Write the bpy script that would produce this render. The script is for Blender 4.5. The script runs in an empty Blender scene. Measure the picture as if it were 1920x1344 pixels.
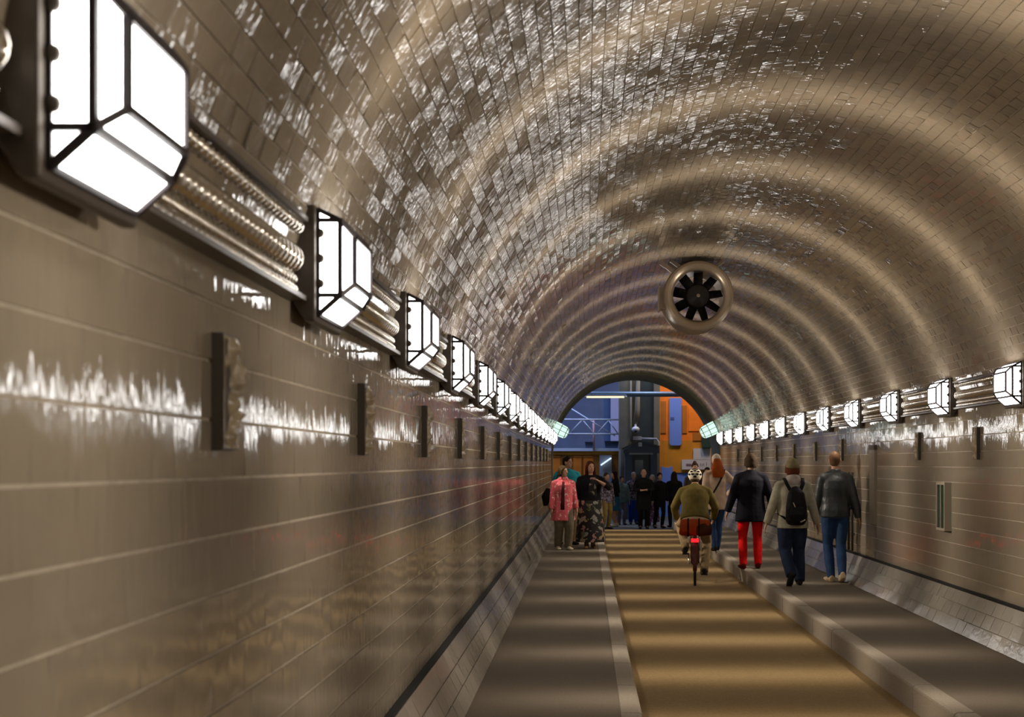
import bpy, bmesh, math, random
import numpy as np
from mathutils import Vector, Matrix

random.seed(11)
rng = np.random.default_rng(11)
scene = bpy.context.scene
COL = scene.collection
PI = math.pi

# ------------------------------------------------------------------ camera, world, exposure
FPX = 2300.0
CAMX, CAMZ = -1.38, 1.63
cam_data = bpy.data.cameras.new('camera')
cam_data.sensor_fit = 'HORIZONTAL'
cam_data.sensor_width = 36.0
cam_data.lens = 36.0 * FPX / 1920.0
cam_data.shift_x = -140.0 / 1920.0
cam_data.shift_y = 196.0 / 1920.0
cam_data.clip_start = 0.05
cam_data.dof.use_dof = True
cam_data.dof.focus_distance = 13.0
cam_data.dof.aperture_fstop = 3.6
cam = bpy.data.objects.new('camera', cam_data)
COL.objects.link(cam)
cam.location = (CAMX, 0.0, CAMZ)
cam.rotation_euler = (PI / 2, 0, 0)
scene.camera = cam

world = bpy.data.worlds.new('world')
scene.world = world
world.use_nodes = True
world.node_tree.nodes['Background'].inputs[0].default_value = (0.30, 0.27, 0.24, 1)
world.node_tree.nodes['Background'].inputs[1].default_value = 0.05

vs = scene.view_settings
vs.view_transform = 'Standard'
vs.look = 'None'
vs.exposure = 0.18
vs.gamma = 1.0
vs.use_curve_mapping = False
scene.cycles.sample_clamp_indirect = 4.0
scene.cycles.max_bounces = 4
scene.cycles.diffuse_bounces = 2
scene.cycles.glossy_bounces = 2

GLOW = 9.5          # radiance of the lantern panes
BEAM = 80.0          # watts of each lantern's beam
END_LIGHT = 330.0    # watts, added unseen lights in the end chamber

# ------------------------------------------------------------------ constants of the tunnel
HW = 2.375           # half width between the tiled walls
RA, CZ = 2.43, 1.75  # arch radius and centre height
SPR = CZ + math.sqrt(RA * RA - HW * HW)
Y0, Y1 = -1.0, 34.5  # tiled stretch
YB = -9.0            # the tube goes on behind the camera
STEP = 2.07          # lantern spacing
ROAD_Z = -0.19

def at(x, y, d):
    """pixel of the photograph and a distance -> a place in the tunnel"""
    return Vector(((x - 1100.0) * d / FPX + CAMX, d, CAMZ - (y - 868.0) * d / FPX))

# ------------------------------------------------------------------ materials
def new_mat(name):
    m = bpy.data.materials.new(name)
    m.use_nodes = True
    nt = m.node_tree
    b = nt.nodes['Principled BSDF']
    return m, nt, b

def plain(name, col, rough=0.6, metal=0.0, noise=0.0, nscale=8.0, bump=0.0, bscale=60.0, spec=0.5, coords='pos'):
    m, nt, b = new_mat(name)
    b.inputs['Base Color'].default_value = (*col, 1)
    b.inputs['Roughness'].default_value = rough
    b.inputs['Metallic'].default_value = metal
    b.inputs['Specular IOR Level'].default_value = spec
    if noise or bump:
        if coords == 'pos':
            g = nt.nodes.new('ShaderNodeNewGeometry'); src = g.outputs['Position']
        else:
            g = nt.nodes.new('ShaderNodeTexCoord'); src = g.outputs['Object']
    if noise:
        n = nt.nodes.new('ShaderNodeTexNoise')
        n.inputs['Scale'].default_value = nscale
        n.inputs['Detail'].default_value = 5
        nt.links.new(src, n.inputs['Vector'])
        mr = nt.nodes.new('ShaderNodeMapRange')
        mr.inputs[1].default_value = 0.3; mr.inputs[2].default_value = 0.7
        mr.inputs[3].default_value = 1 - noise; mr.inputs[4].default_value = 1 + noise
        nt.links.new(n.outputs['Fac'], mr.inputs[0])
        mx = nt.nodes.new('ShaderNodeMix'); mx.data_type = 'RGBA'; mx.blend_type = 'MULTIPLY'
        mx.inputs['Factor'].default_value = 1
        mx.inputs['A'].default_value = (*col, 1)
        nt.links.new(mr.outputs[0], mx.inputs['B'])
        nt.links.new(mx.outputs['Result'], b.inputs['Base Color'])
    if bump:
        n2 = nt.nodes.new('ShaderNodeTexNoise')
        n2.inputs['Scale'].default_value = bscale
        n2.inputs['Detail'].default_value = 3
        nt.links.new(src, n2.inputs['Vector'])
        bp = nt.nodes.new('ShaderNodeBump')
        bp.inputs['Strength'].default_value = 1.0
        bp.inputs['Distance'].default_value = bump
        nt.links.new(n2.outputs['Fac'], bp.inputs['Height'])
        nt.links.new(bp.outputs[0], b.inputs['Normal'])
    return m

def emissive(name, col, strength):
    m = bpy.data.materials.new(name)
    m.use_nodes = True
    nt = m.node_tree
    nt.nodes.clear()
    o = nt.nodes.new('ShaderNodeOutputMaterial')
    e = nt.nodes.new('ShaderNodeEmission')
    e.inputs[0].default_value = (*col, 1)
    e.inputs[1].default_value = strength
    nt.links.new(e.outputs[0], o.inputs[0])
    return m

def glazed(name, col, rough, bump, bscale, var=0.22, stretch=(1, 1, 1), spec=0.5, ior=1.5):
    """glazed tile: colour differs a little from tile to tile, the glaze is wavy"""
    m, nt, b = new_mat(name)
    g = nt.nodes.new('ShaderNodeNewGeometry')
    oi = nt.nodes.new('ShaderNodeObjectInfo')
    add = nt.nodes.new('ShaderNodeMath'); add.operation = 'ADD'
    nt.links.new(g.outputs['Random Per Island'], add.inputs[0])
    nt.links.new(oi.outputs['Random'], add.inputs[1])
    fr = nt.nodes.new('ShaderNodeMath'); fr.operation = 'FRACT'
    nt.links.new(add.outputs[0], fr.inputs[0])
    mr = nt.nodes.new('ShaderNodeMapRange')
    mr.inputs[3].default_value = 1 - var; mr.inputs[4].default_value = 1 + var
    nt.links.new(fr.outputs[0], mr.inputs[0])
    big = nt.nodes.new('ShaderNodeTexNoise')
    big.inputs['Scale'].default_value = 1.3; big.inputs['Detail'].default_value = 3
    nt.links.new(g.outputs['Position'], big.inputs['Vector'])
    mr2 = nt.nodes.new('ShaderNodeMapRange')
    mr2.inputs[1].default_value = 0.3; mr2.inputs[2].default_value = 0.7
    mr2.inputs[3].default_value = 0.86; mr2.inputs[4].default_value = 1.12
    nt.links.new(big.outputs['Fac'], mr2.inputs[0])
    mul = nt.nodes.new('ShaderNodeMath'); mul.operation = 'MULTIPLY'
    nt.links.new(mr.outputs[0], mul.inputs[0]); nt.links.new(mr2.outputs[0], mul.inputs[1])
    mx = nt.nodes.new('ShaderNodeMix'); mx.data_type = 'RGBA'; mx.blend_type = 'MULTIPLY'
    mx.inputs['Factor'].default_value = 1
    mx.inputs['A'].default_value = (*col, 1)
    nt.links.new(mul.outputs[0], mx.inputs['B'])
    nt.links.new(mx.outputs['Result'], b.inputs['Base Color'])
    b.inputs['Roughness'].default_value = rough
    b.inputs['Specular IOR Level'].default_value = spec
    b.inputs['IOR'].default_value = ior
    mp = nt.nodes.new('ShaderNodeMapping')
    mp.inputs['Scale'].default_value = stretch
    nt.links.new(g.outputs['Position'], mp.inputs['Vector'])
    n = nt.nodes.new('ShaderNodeTexNoise')
    n.inputs['Scale'].default_value = bscale
    n.inputs['Detail'].default_value = 1.5
    nt.links.new(mp.outputs[0], n.inputs['Vector'])
    bp = nt.nodes.new('ShaderNodeBump')
    bp.inputs['Distance'].default_value = bump
    nt.links.new(n.outputs['Fac'], bp.inputs['Height'])
    nt.links.new(bp.outputs[0], b.inputs['Normal'])
    return m

M = {}
M['tile_arch'] = glazed('arch_tile_glaze', (0.295, 0.245, 0.182), 0.022, 0.0024, 26, 0.08, stretch=(0.45, 1.7, 0.45), spec=0.8, ior=1.9)
M['tile_wall'] = glazed('wall_tile_glaze', (0.325, 0.275, 0.208), 0.045, 0.0022, 20, 0.02, stretch=(1, 1.7, 0.35), spec=0.8, ior=1.9)
M['tile_plinth'] = glazed('plinth_tile_glaze', (0.36, 0.33, 0.28), 0.15, 0.0016, 25, 0.10, spec=0.7, ior=1.7)
M['grout'] = plain('grout', (0.52, 0.455, 0.365), 0.9, noise=0.15, nscale=20)
M['road'] = plain('road_asphalt', (0.27, 0.178, 0.072), 0.85, noise=0.16, nscale=55, bump=0.004, bscale=160)
M['walk'] = plain('sidewalk_asphalt', (0.165, 0.132, 0.095), 0.9, noise=0.14, nscale=60, bump=0.003, bscale=200)
M['kerb'] = plain('kerb_granite', (0.30, 0.255, 0.20), 0.75, noise=0.16, nscale=70, bump=0.002, bscale=180)
M['gap'] = plain('gap_shade_black', (0.012, 0.011, 0.010), 0.9)
M['dark_frame'] = plain('lantern_frame', (0.035, 0.028, 0.030), 0.45, 0.6)
M['plate'] = plain('lantern_plate', (0.085, 0.068, 0.052), 0.45, 0.3, noise=0.12, nscale=14)
M['glow'] = emissive('lantern_glow', (1.0, 0.965, 0.93), GLOW)
M['steel'] = plain('conduit_steel', (0.62, 0.58, 0.52), 0.16, 1.0, bump=0.0006, bscale=90)
M['olive'] = plain('conduit_back', (0.17, 0.155, 0.105), 0.35, 0.2)
M['ledge'] = plain('conduit_ledge', (0.10, 0.08, 0.065), 0.4, 0.3)
M['relief'] = plain('relief_ceramic', (0.42, 0.34, 0.22), 0.16, noise=0.3, nscale=22, bump=0.003, bscale=40)
M['relief_edge'] = plain('relief_edge', (0.055, 0.042, 0.026), 0.5)
M['fan_shell'] = plain('fan_shell', (0.36, 0.29, 0.215), 0.32, 0.55)
M['black'] = plain('black_paint', (0.008, 0.008, 0.009), 0.45)
M['portal'] = plain('portal_plaster', (0.15, 0.14, 0.075), 0.8, noise=0.2, nscale=5)

# ------------------------------------------------------------------ mesh helpers
class MB:
    def __init__(self):
        self.v = []; self.f = []
    def add(self, vs_, fs):
        o = len(self.v)
        self.v += [tuple(p) for p in vs_]
        self.f += [tuple(i + o for i in f) for f in fs]
        return self
    def box(self, x0, x1, y0, y1, z0, z1):
        p = [(x0, y0, z0), (x1, y0, z0), (x1, y1, z0), (x0, y1, z0), (x0, y0, z1), (x1, y0, z1), (x1, y1, z1), (x0, y1, z1)]
        return self.add(p, [(0, 3, 2, 1), (4, 5, 6, 7), (0, 1, 5, 4), (1, 2, 6, 5), (2, 3, 7, 6), (3, 0, 4, 7)])
    def bar(self, a, b, w, h=None):
        a = Vector(a); b = Vector(b); h = h or w
        d = (b - a).normalized()
        up = Vector((0, 0, 1)) if abs(d.z) < 0.95 else Vector((0, 1, 0))
        s = d.cross(up).normalized(); u = s.cross(d)
        p = []
        for c in (a, b):
            for i, j in ((-1, -1), (1, -1), (1, 1), (-1, 1)):
                p.append(c + s * (i * w / 2) + u * (j * h / 2))
        return self.add(p, [(0, 1, 2, 3), (7, 6, 5, 4), (0, 4, 5, 1), (1, 5, 6, 2), (2, 6, 7, 3), (3, 7, 4, 0)])
    def tube(self, pts, rad, seg=12, side=None, caps=True):
        """loft of ellipses along pts; rad: number or (across, along-second-axis) per point"""
        pts = [Vector(p) for p in pts]
        n = len(pts); o = len(self.v)
        for i, p in enumerate(pts):
            d = (pts[min(i + 1, n - 1)] - pts[max(i - 1, 0)])
            if d.length < 1e-9: d = Vector((0, 0, 1))
            d.normalize()
            s = Vector(side) if side is not None else (Vector((1, 0, 0)) if abs(d.x) < 0.9 else Vector((0, 1, 0)))
            s = (s - d * s.dot(d)).normalized()
            u = d.cross(s)
            r = rad[i] if isinstance(rad, list) else rad
            ra, rb = r if isinstance(r, (list, tuple)) else (r, r)
            for k in range(seg):
                t = 2 * PI * k / seg
                q = p + s * (ra * math.cos(t)) + u * (rb * math.sin(t))
                self.v.append(tuple(q))
        for i in range(n - 1):
            for k in range(seg):
                k2 = (k + 1) % seg
                self.f.append((o + i * seg + k, o + i * seg + k2, o + (i + 1) * seg + k2, o + (i + 1) * seg + k))
        if caps:
            self.f.append(tuple(o + k for k in reversed(range(seg))))
            self.f.append(tuple(o + (n - 1) * seg + k for k in range(seg)))
        return self
    def ball(self, c, r, seg=12, rings=8, rot=None):
        c = Vector(c); o = len(self.v)
        r = r if isinstance(r, (list, tuple)) else (r, r, r)
        R_ = rot or Matrix.Identity(3)
        self.v.append(tuple(c + R_ @ Vector((0, 0, -r[2]))))
        for i in range(1, rings):
            a = -PI / 2 + PI * i / rings
            for k in range(seg):
                t = 2 * PI * k / seg
                self.v.append(tuple(c + R_ @ Vector((r[0] * math.cos(a) * math.cos(t), r[1] * math.cos(a) * math.sin(t), r[2] * math.sin(a)))))
        self.v.append(tuple(c + R_ @ Vector((0, 0, r[2]))))
        top = len(self.v) - 1
        for k in range(seg):
            self.f.append((o, o + 1 + (k + 1) % seg, o + 1 + k))
            for i in range(rings - 2):
                a_ = o + 1 + i * seg
                self.f.append((a_ + k, a_ + (k + 1) % seg, a_ + seg + (k + 1) % seg, a_ + seg + k))
            a_ = o + 1 + (rings - 2) * seg
            self.f.append((a_ + k, a_ + (k + 1) % seg, top))
        return self
    def lathe_y(self, prof, cx, cz, seg=40, close=False):
        """prof: (radius, y) pairs turned about an axis along y"""
        o = len(self.v); n = len(prof)
        for r, y in prof:
            for k in range(seg):
                t = 2 * PI * k / seg
                self.v.append((cx + r * math.cos(t), y, cz + r * math.sin(t)))
        for i in range(n if close else n - 1):
            j = (i + 1) % n
            for k in range(seg):
                k2 = (k + 1) % seg
                self.f.append((o + i * seg + k, o + i * seg + k2, o + j * seg + k2, o + j * seg + k))
        return self
    def mesh(self, name):
        me = bpy.data.meshes.new(name)
        me.from_pydata(self.v, [], self.f)
        me.validate()
        return me
    def build(self, name, mat, parent=None, smooth=False, fix=True):
        me = self.mesh(name)
        if fix:
            bm = bmesh.new(); bm.from_mesh(me)
            bmesh.ops.recalc_face_normals(bm, faces=bm.faces)
            bm.to_mesh(me); bm.free()
        if smooth:
            me.shade_smooth()
        return link(name, me, mat, parent)

def link(name, me, mat, parent=None):
    if mat is not None and len(me.materials) == 0:
        me.materials.append(mat)
    o = bpy.data.objects.new(name, me)
    COL.objects.link(o)
    if parent is not None:
        o.parent = parent
    return o

def tag(o, label=None, cat=None, group=None, kind=None):
    if label: o['label'] = label
    if cat: o['category'] = cat
    if group: o['group'] = group
    if kind: o['kind'] = kind
    return o

def empty(name, loc, rz=0.0):
    o = bpy.data.objects.new(name, None)
    o.empty_display_size = 0.1
    COL.objects.link(o)
    o.location = loc
    o.rotation_euler = (0, 0, rz)
    return o

def copy_tree(o, parent=None):
    c = o.copy(); COL.objects.link(c)
    if parent is not None: c.parent = parent
    for ch in list(o.children): copy_tree(ch, c)
    return c

def smooth_angle(me, ang=40):
    me.shade_smooth()
    try:
        me.set_sharp_from_angle(angle=math.radians(ang))
    except Exception:
        pass

# ------------------------------------------------------------------ tiles
def tile_template(L, W, t, bev, be=0.0):
    """a tile lying in (axial, across, out), its face towards +out"""
    a, b = L / 2, W / 2
    v = [(-a, -b, 0), (a, -b, 0), (a, b, 0), (-a, b, 0), (-a + be, -b + bev, t), (a - be, -b + bev, t), (a - be, b - bev, t), (-a + be, b - bev, t)]
    f = [(4, 5, 6, 7), (0, 1, 5, 4), (1, 2, 6, 5), (2, 3, 7, 6), (3, 0, 4, 7)]
    return np.array(v, float), f

def project(P):
    d = np.maximum(P[..., 1], 0.05)
    u = 1100 + FPX * (P[..., 0] - CAMX) / d
    v = 868 - FPX * (P[..., 2] - CAMZ) / d
    return u, v

def lay_tiles(parent, centers, ax, ac, out, L, W, t, bev, mat, tilt, n_single=300, step=0.0002, tilt2=None):
    """centers: (n,3), ac/out: (n,3) unit vectors; W per tile. Lays the largest in view one by one, the rest as one field"""
    n = len(centers)
    W = np.broadcast_to(np.asarray(W, float), (n,))
    ax = np.broadcast_to(np.asarray(ax, float), (n, 3)).copy()
    # small unevenness of the laying
    t1 = rng.normal(0, tilt, n)[:, None]; t2 = rng.normal(0, tilt * 0.6 if tilt2 is None else tilt2, n)[:, None]
    o2 = out + ac * t1 + ax * t2
    o2 /= np.linalg.norm(o2, axis=1)[:, None]
    x2 = ax - o2 * np.sum(ax * o2, 1)[:, None]
    x2 /= np.linalg.norm(x2, axis=1)[:, None]
    a2 = np.cross(o2, x2)
    ctr = centers + out * rng.normal(0, step, n)[:, None]
    # picture area
    co = []
    for sx, sy in ((-1, -1), (1, -1), (1, 1), (-1, 1)):
        co.append(ctr + x2 * (sx * L / 2) + a2 * (sy * W / 2)[:, None])
    U, V = zip(*[project(c) for c in co])
    U = np.array(U); V = np.array(V)
    area = 0.5 * np.abs(sum(U[i] * V[(i + 1) % 4] - U[(i + 1) % 4] * V[i] for i in range(4)))
    near = np.min(np.array([c[:, 1] for c in co]), 0) > 0.4
    inside = (U.mean(0) > 10) & (U.mean(0) < 1910) & (V.mean(0) > 10) & (V.mean(0) < 1334) & near
    score = np.where(inside, area, -1)
    order = np.argsort(-score)
    single = order[:n_single]
    single = single[score[single] > 0]
    rest = np.setdiff1d(np.arange(n), single)
    meshes = {}
    for i in single:
        w = round(float(W[i]), 4)
        if w not in meshes:
            tv, tf = tile_template(L, w, t, bev)
            me = bpy.data.meshes.new('tile')
            me.from_pydata([tuple(p) for p in tv], [], tf)
            me.materials.append(mat)
            meshes[w] = me
        ob = bpy.data.objects.new('tile', meshes[w])
        COL.objects.link(ob)
        ob.parent = parent
        m = Matrix.Identity(4)
        for r in range(3):
            m[r][0] = x2[i, r]; m[r][1] = a2[i, r]; m[r][2] = o2[i, r]; m[r][3] = ctr[i, r]
        ob.matrix_basis = m
    # joined field
    k = len(rest)
    tv, tf = tile_template(L, 1.0, t, bev)
    Vs = np.empty((k, 8, 3))
    for j in range(8):
        sy = np.sign(tv[j, 1])
        yy = sy * (W[rest] / 2 - (bev if j >= 4 else 0))
        Vs[:, j] = ctr[rest] + x2[rest] * tv[j, 0] + a2[rest] * yy[:, None] + o2[rest] * tv[j, 2]
    F = (np.arange(k)[:, None, None] * 8 + np.array(tf)[None]).reshape(-1)
    me = bpy.data.meshes.new('tile_field')
    me.vertices.add(k * 8); me.vertices.foreach_set('co', Vs.reshape(-1))
    me.loops.add(len(F)); me.loops.foreach_set('vertex_index', F.astype(np.int32))
    npoly = k * 5
    me.polygons.add(npoly)
    me.polygons.foreach_set('loop_start', np.arange(npoly, dtype=np.int32) * 4)
    me.update(calc_edges=True)
    me.validate()
    me.shade_flat()
    f = link('tile_field', me, mat, parent)
    f['kind'] = 'stuff'
    return f

# ------------------------------------------------------------------ the setting
def strip(name, prof, y0, y1, mat, parent=None, ny=1, kind='structure'):
    """sheet with the cross-section prof (x, z) from y0 to y1"""
    b = MB(); n = len(prof)
    for j in range(ny + 1):
        y = y0 + (y1 - y0) * j / ny
        for x, z in prof: b.v.append((x, y, z))
    for j in range(ny):
        for i in range(n - 1):
            b.f.append((j * n + i, j * n + i + 1, (j + 1) * n + i + 1, (j + 1) * n + i))
    o = b.build(name, mat, parent, fix=False)
    if kind: o['kind'] = kind
    return o

ROAD_END = 33.5
floor = MB().box(-1.03, 1.03, YB, ROAD_END, ROAD_Z - 0.12, ROAD_Z).build('floor', M['road'])
tag(floor, 'sandy yellow asphalt roadway down the middle of the tunnel', None, None, 'structure')
for s, nm in ((-1, 'left'), (1, 'right')):
    w = MB().box(min(s * 1.15, s * 2.20), max(s * 1.15, s * 2.20), YB, ROAD_END, -0.25, 0.0).build('sidewalk_' + nm, M['walk'])
    tag(w, 'grey asphalt footway along the %s wall' % nm, None, None, 'structure')
    # kerb stones, each one a block with a rounded arris
    kb = empty('kerb_' + nm, (0, 0, 0))
    tag(kb, 'row of granite kerb stones edging the %s footway' % nm, None, None, 'structure')
    kl = 1.0
    x_in, x_out = 1.015, 1.155
    prof = [(x_out, -0.22), (x_in, -0.22), (x_in, -0.022), (x_in + 0.006, -0.008), (x_in + 0.022, 0.002), (x_out, 0.004)]
    b = MB()
    for y in (0.004, kl - 0.004):
        for x, z in prof: b.v.append((s * x, y, z))
    n = len(prof)
    for i in range(n): b.f.append((i, (i + 1) % n, n + (i + 1) % n, n + i))
    b.f.append(tuple(range(n))); b.f.append(tuple(range(n, 2 * n)))
    stone = None
    y = -3.0
    while y < ROAD_END - 0.01:
        if stone is None:
            stone = b.build('kerb_stone', M['kerb'], kb); o = stone
        else:
            o = stone.copy(); COL.objects.link(o)
        o.location = (random.uniform(-0.002, 0.002), y, random.uniform(-0.002, 0.003))
        y += kl

# walls
JO = 0.156
rows = [0.385] + [1.589 + k * JO for k in range(-7, 5)] + [SPR]
for s, nm in ((-1, 'left'), (1, 'right')):
    wall = strip('wall_' + nm, [(s * (HW + 0.004), 0.36), (s * (HW + 0.004), SPR + 0.02)], YB, Y1, M['grout'])
    tag(wall, 'glazed tile wall on the %s side of the tunnel' % nm)
    C_, W_ = [], []
    TL = 0.152
    ny = int((Y1 - Y0) / TL)
    for r in range(len(rows) - 1):
        z0, z1 = rows[r], rows[r + 1]
        off = 0.5 * TL * (r % 2)
        for j in range(ny):
            C_.append((s * (HW + 0.004), Y0 + TL * (j + 0.5) + off, (z0 + z1) / 2)); W_.append(z1 - z0 - 0.0060)
    C_ = np.array(C_); W_ = np.array(W_)
    k = len(C_)
    lay_tiles(wall, C_, (0, 1, 0), np.tile([0, 0, -s * -1.0], (k, 1)), np.tile([-s * 1.0, 0, 0], (k, 1)), TL - 0.0002, W_, 0.006, 0.0016, M['tile_wall'], 0.009, step=0.00005, tilt2=0.0015)
    # solid black strip painted for the shaded recess under the wall tiles
    g = MB().box(min(s * 2.34, s * 2.43), max(s * 2.34, s * 2.43), YB, Y1, 0.352, 0.386).build('trim_' + ('1' if s < 0 else '2'), M['gap'])
    tag(g, 'black strip standing for the shaded gap between the wall tiles and the sloping plinth on the %s' % nm, None, None, 'structure')
    # sloping plinth
    pa, pb = Vector((s * 2.165, 0.0)), Vector((s * 2.345, 0.362))
    d = (pb - pa); ln = d.length; d.normalize()
    nrm = Vector((-s * d.y * 1.0, s * d.x))
    if nrm.y < 0: nrm = -nrm
    pl = strip('baseboard_' + nm, [(pa.x, pa.y - 0.02), (pb.x, pb.y)], YB, Y1, M['grout'])
    tag(pl, 'sloping tiled plinth between the %s footway and wall' % nm)
    C_ = []
    RW = ln / 3; TL = 0.247
    for r in range(3):
        c = pa + d * (RW * (r + 0.5)) + nrm * 0.002
        off = 0.5 * TL * (r % 2)
        for j in range(int((Y1 - Y0) / TL)):
            C_.append((c.x, Y0 + TL * (j + 0.5) + off, c.y))
    C_ = np.array(C_); k = len(C_)
    lay_tiles(pl, C_, (0, 1, 0), np.tile([d.x, 0, d.y], (k, 1)), np.tile([nrm.x, 0, nrm.y], (k, 1)), TL - 0.003, RW - 0.004, 0.006, 0.002, M['tile_plinth'], 0.010)

# the arch
a0 = math.asin((SPR - CZ) / RA)
ceil_prof = [((RA + 0.004) * math.cos(a0 + (PI - 2 * a0) * i / 90), CZ + (RA + 0.004) * math.sin(a0 + (PI - 2 * a0) * i / 90)) for i in range(91)]
ceiling = strip('ceiling', ceil_prof, YB, Y1, M['grout'])
tag(ceiling, 'barrel vault of narrow glazed tiles over the tunnel')
nrow = int(RA * (PI - 2 * a0) / 0.0775)
dth = (PI - 2 * a0) / nrow
C_, A_, O_ = [], [], []
TL = 0.152
for r in range(nrow):
    th = a0 + dth * (r + 0.5)
    off = TL * (0.5 * (r % 2) + random.uniform(-0.06, 0.06))
    for j in range(int((Y1 - Y0) / TL)):
        C_.append(((RA + 0.004) * math.cos(th), Y0 + TL * (j + 0.5) + off, CZ + (RA + 0.004) * math.sin(th)))
        O_.append((-math.cos(th), 0, -math.sin(th)))
        A_.append((math.sin(th), 0, -math.cos(th)))
C_ = np.array(C_); A_ = np.array(A_); O_ = np.array(O_)
lay_tiles(ceiling, C_, (0, 1, 0), A_, O_, TL - 0.0006, RA * dth - 0.0035, 0.006, 0.0016, M['tile_arch'], 0.032)

# outer shell, back wall behind the viewer and the unlit lining at the far portal
shell = MB()
sp = [(-2.7, -0.4), (-2.7, 2.3)] + [(-2.75 * math.cos(PI * i / 24), CZ + 2.75 * math.sin(PI * i / 24)) for i in range(2, 23)] + [(2.7, 2.3), (2.7, -0.4)]
for x, z in sp: shell.v += [(x, YB, z), (x, Y1, z)]
for i in range(len(sp) - 1): shell.f.append((2 * i, 2 * i + 1, 2 * i + 3, 2 * i + 2))
shell.f.append((0, 1, 2 * len(sp) - 1, 2 * len(sp) - 2))
shell.f.append(tuple(2 * i for i in range(len(sp))))
o = shell.build('wall_shell', M['portal'], fix=False); tag(o, 'outer lining of the tunnel tube', None, None, 'structure')

pt = MB(); n = 49
prof_in = [(-2.36, -0.2)] + [(-2.40 * math.cos(PI * i / (n - 1)), 1.72 + 2.40 * math.sin(PI * i / (n - 1))) for i in range(n)] + [(2.36, -0.2)]
prof_out = [(-3.6, -0.2)] + [(max(-3.6, min(3.6, -4.8 * math.cos(PI * i / (n - 1)))), 1.72 + min(4.6, 4.8 * math.sin(PI * i / (n - 1)))) for i in range(n)] + [(3.6, -0.2)]
k = len(prof_in)
for y, pr in ((Y1 + 0.001, prof_in), (37.0, prof_in), (37.0, prof_out), (Y1 + 0.001, prof_out)):
    for x, z in pr: pt.v.append((x, y, z))
for a in range(4):
    b_ = (a + 1) % 4
    for i in range(k - 1): pt.f.append((a * k + i, a * k + i + 1, b_ * k + i + 1, b_ * k + i))
o = pt.build('wall_portal', M['portal']); tag(o, 'dark olive plaster arch at the far mouth of the tunnel', None, None, 'structure')
# ------------------------------------------------------------------ lanterns
ORD = ['nearest', 'second', 'third', 'fourth', 'fifth', 'sixth', 'seventh', 'eighth', 'ninth', 'tenth', 'eleventh', 'twelfth',
       'thirteenth', 'fourteenth', 'fifteenth', 'sixteenth', 'seventeenth', 'eighteenth']

beam = bpy.data.lights.new('lantern_beam', 'AREA')
beam.shape = 'RECTANGLE'; beam.size = 0.26; beam.size_y = 0.15
beam.energy = BEAM
beam.color = (1.0, 0.87, 0.71)
beam.use_nodes = True
nt = beam.node_tree
em = nt.nodes['Emission']
# invented beam falloff for rings and stripes: strongest across the tunnel, weaker along it
geo = nt.nodes.new('ShaderNodeNewGeometry')
sep = nt.nodes.new('ShaderNodeSeparateXYZ'); nt.links.new(geo.outputs['Incoming'], sep.inputs[0])
dv = nt.nodes.new('ShaderNodeMath'); dv.operation = 'DIVIDE'; dv.inputs[1].default_value = 0.13
nt.links.new(sep.outputs['Y'], dv.inputs[0])
sq = nt.nodes.new('ShaderNodeMath'); sq.operation = 'MULTIPLY'
nt.links.new(dv.outputs[0], sq.inputs[0]); nt.links.new(dv.outputs[0], sq.inputs[1])
ng = nt.nodes.new('ShaderNodeMath'); ng.operation = 'MULTIPLY'; ng.inputs[1].default_value = -1
nt.links.new(sq.outputs[0], ng.inputs[0])
ex = nt.nodes.new('ShaderNodeMath'); ex.operation = 'EXPONENT'; nt.links.new(ng.outputs[0], ex.inputs[0])
nt.links.new(ex.outputs[0], em.inputs['Strength'])

LX = 2.29
def lantern_rings(s):
    def ring(p, y0, y1, z0, z1):
        x = s * (LX - p)
        return [(x, y0, z0), (x, y1, z0), (x, y1, z1), (x, y0, z1)]
    return ring(0.004, 0.0, 0.39, 2.13, 2.485), ring(0.078, 0.0, 0.39, 2.196, 2.449), ring(0.118, 0.045, 0.345, 2.24, 2.402)

def inset(q, f=0.002, w=0.004):
    c = sum((Vector(p) for p in q), Vector()) / len(q)
    return [Vector(p) + (c - Vector(p)).normalized() * w for p in q]

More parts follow.
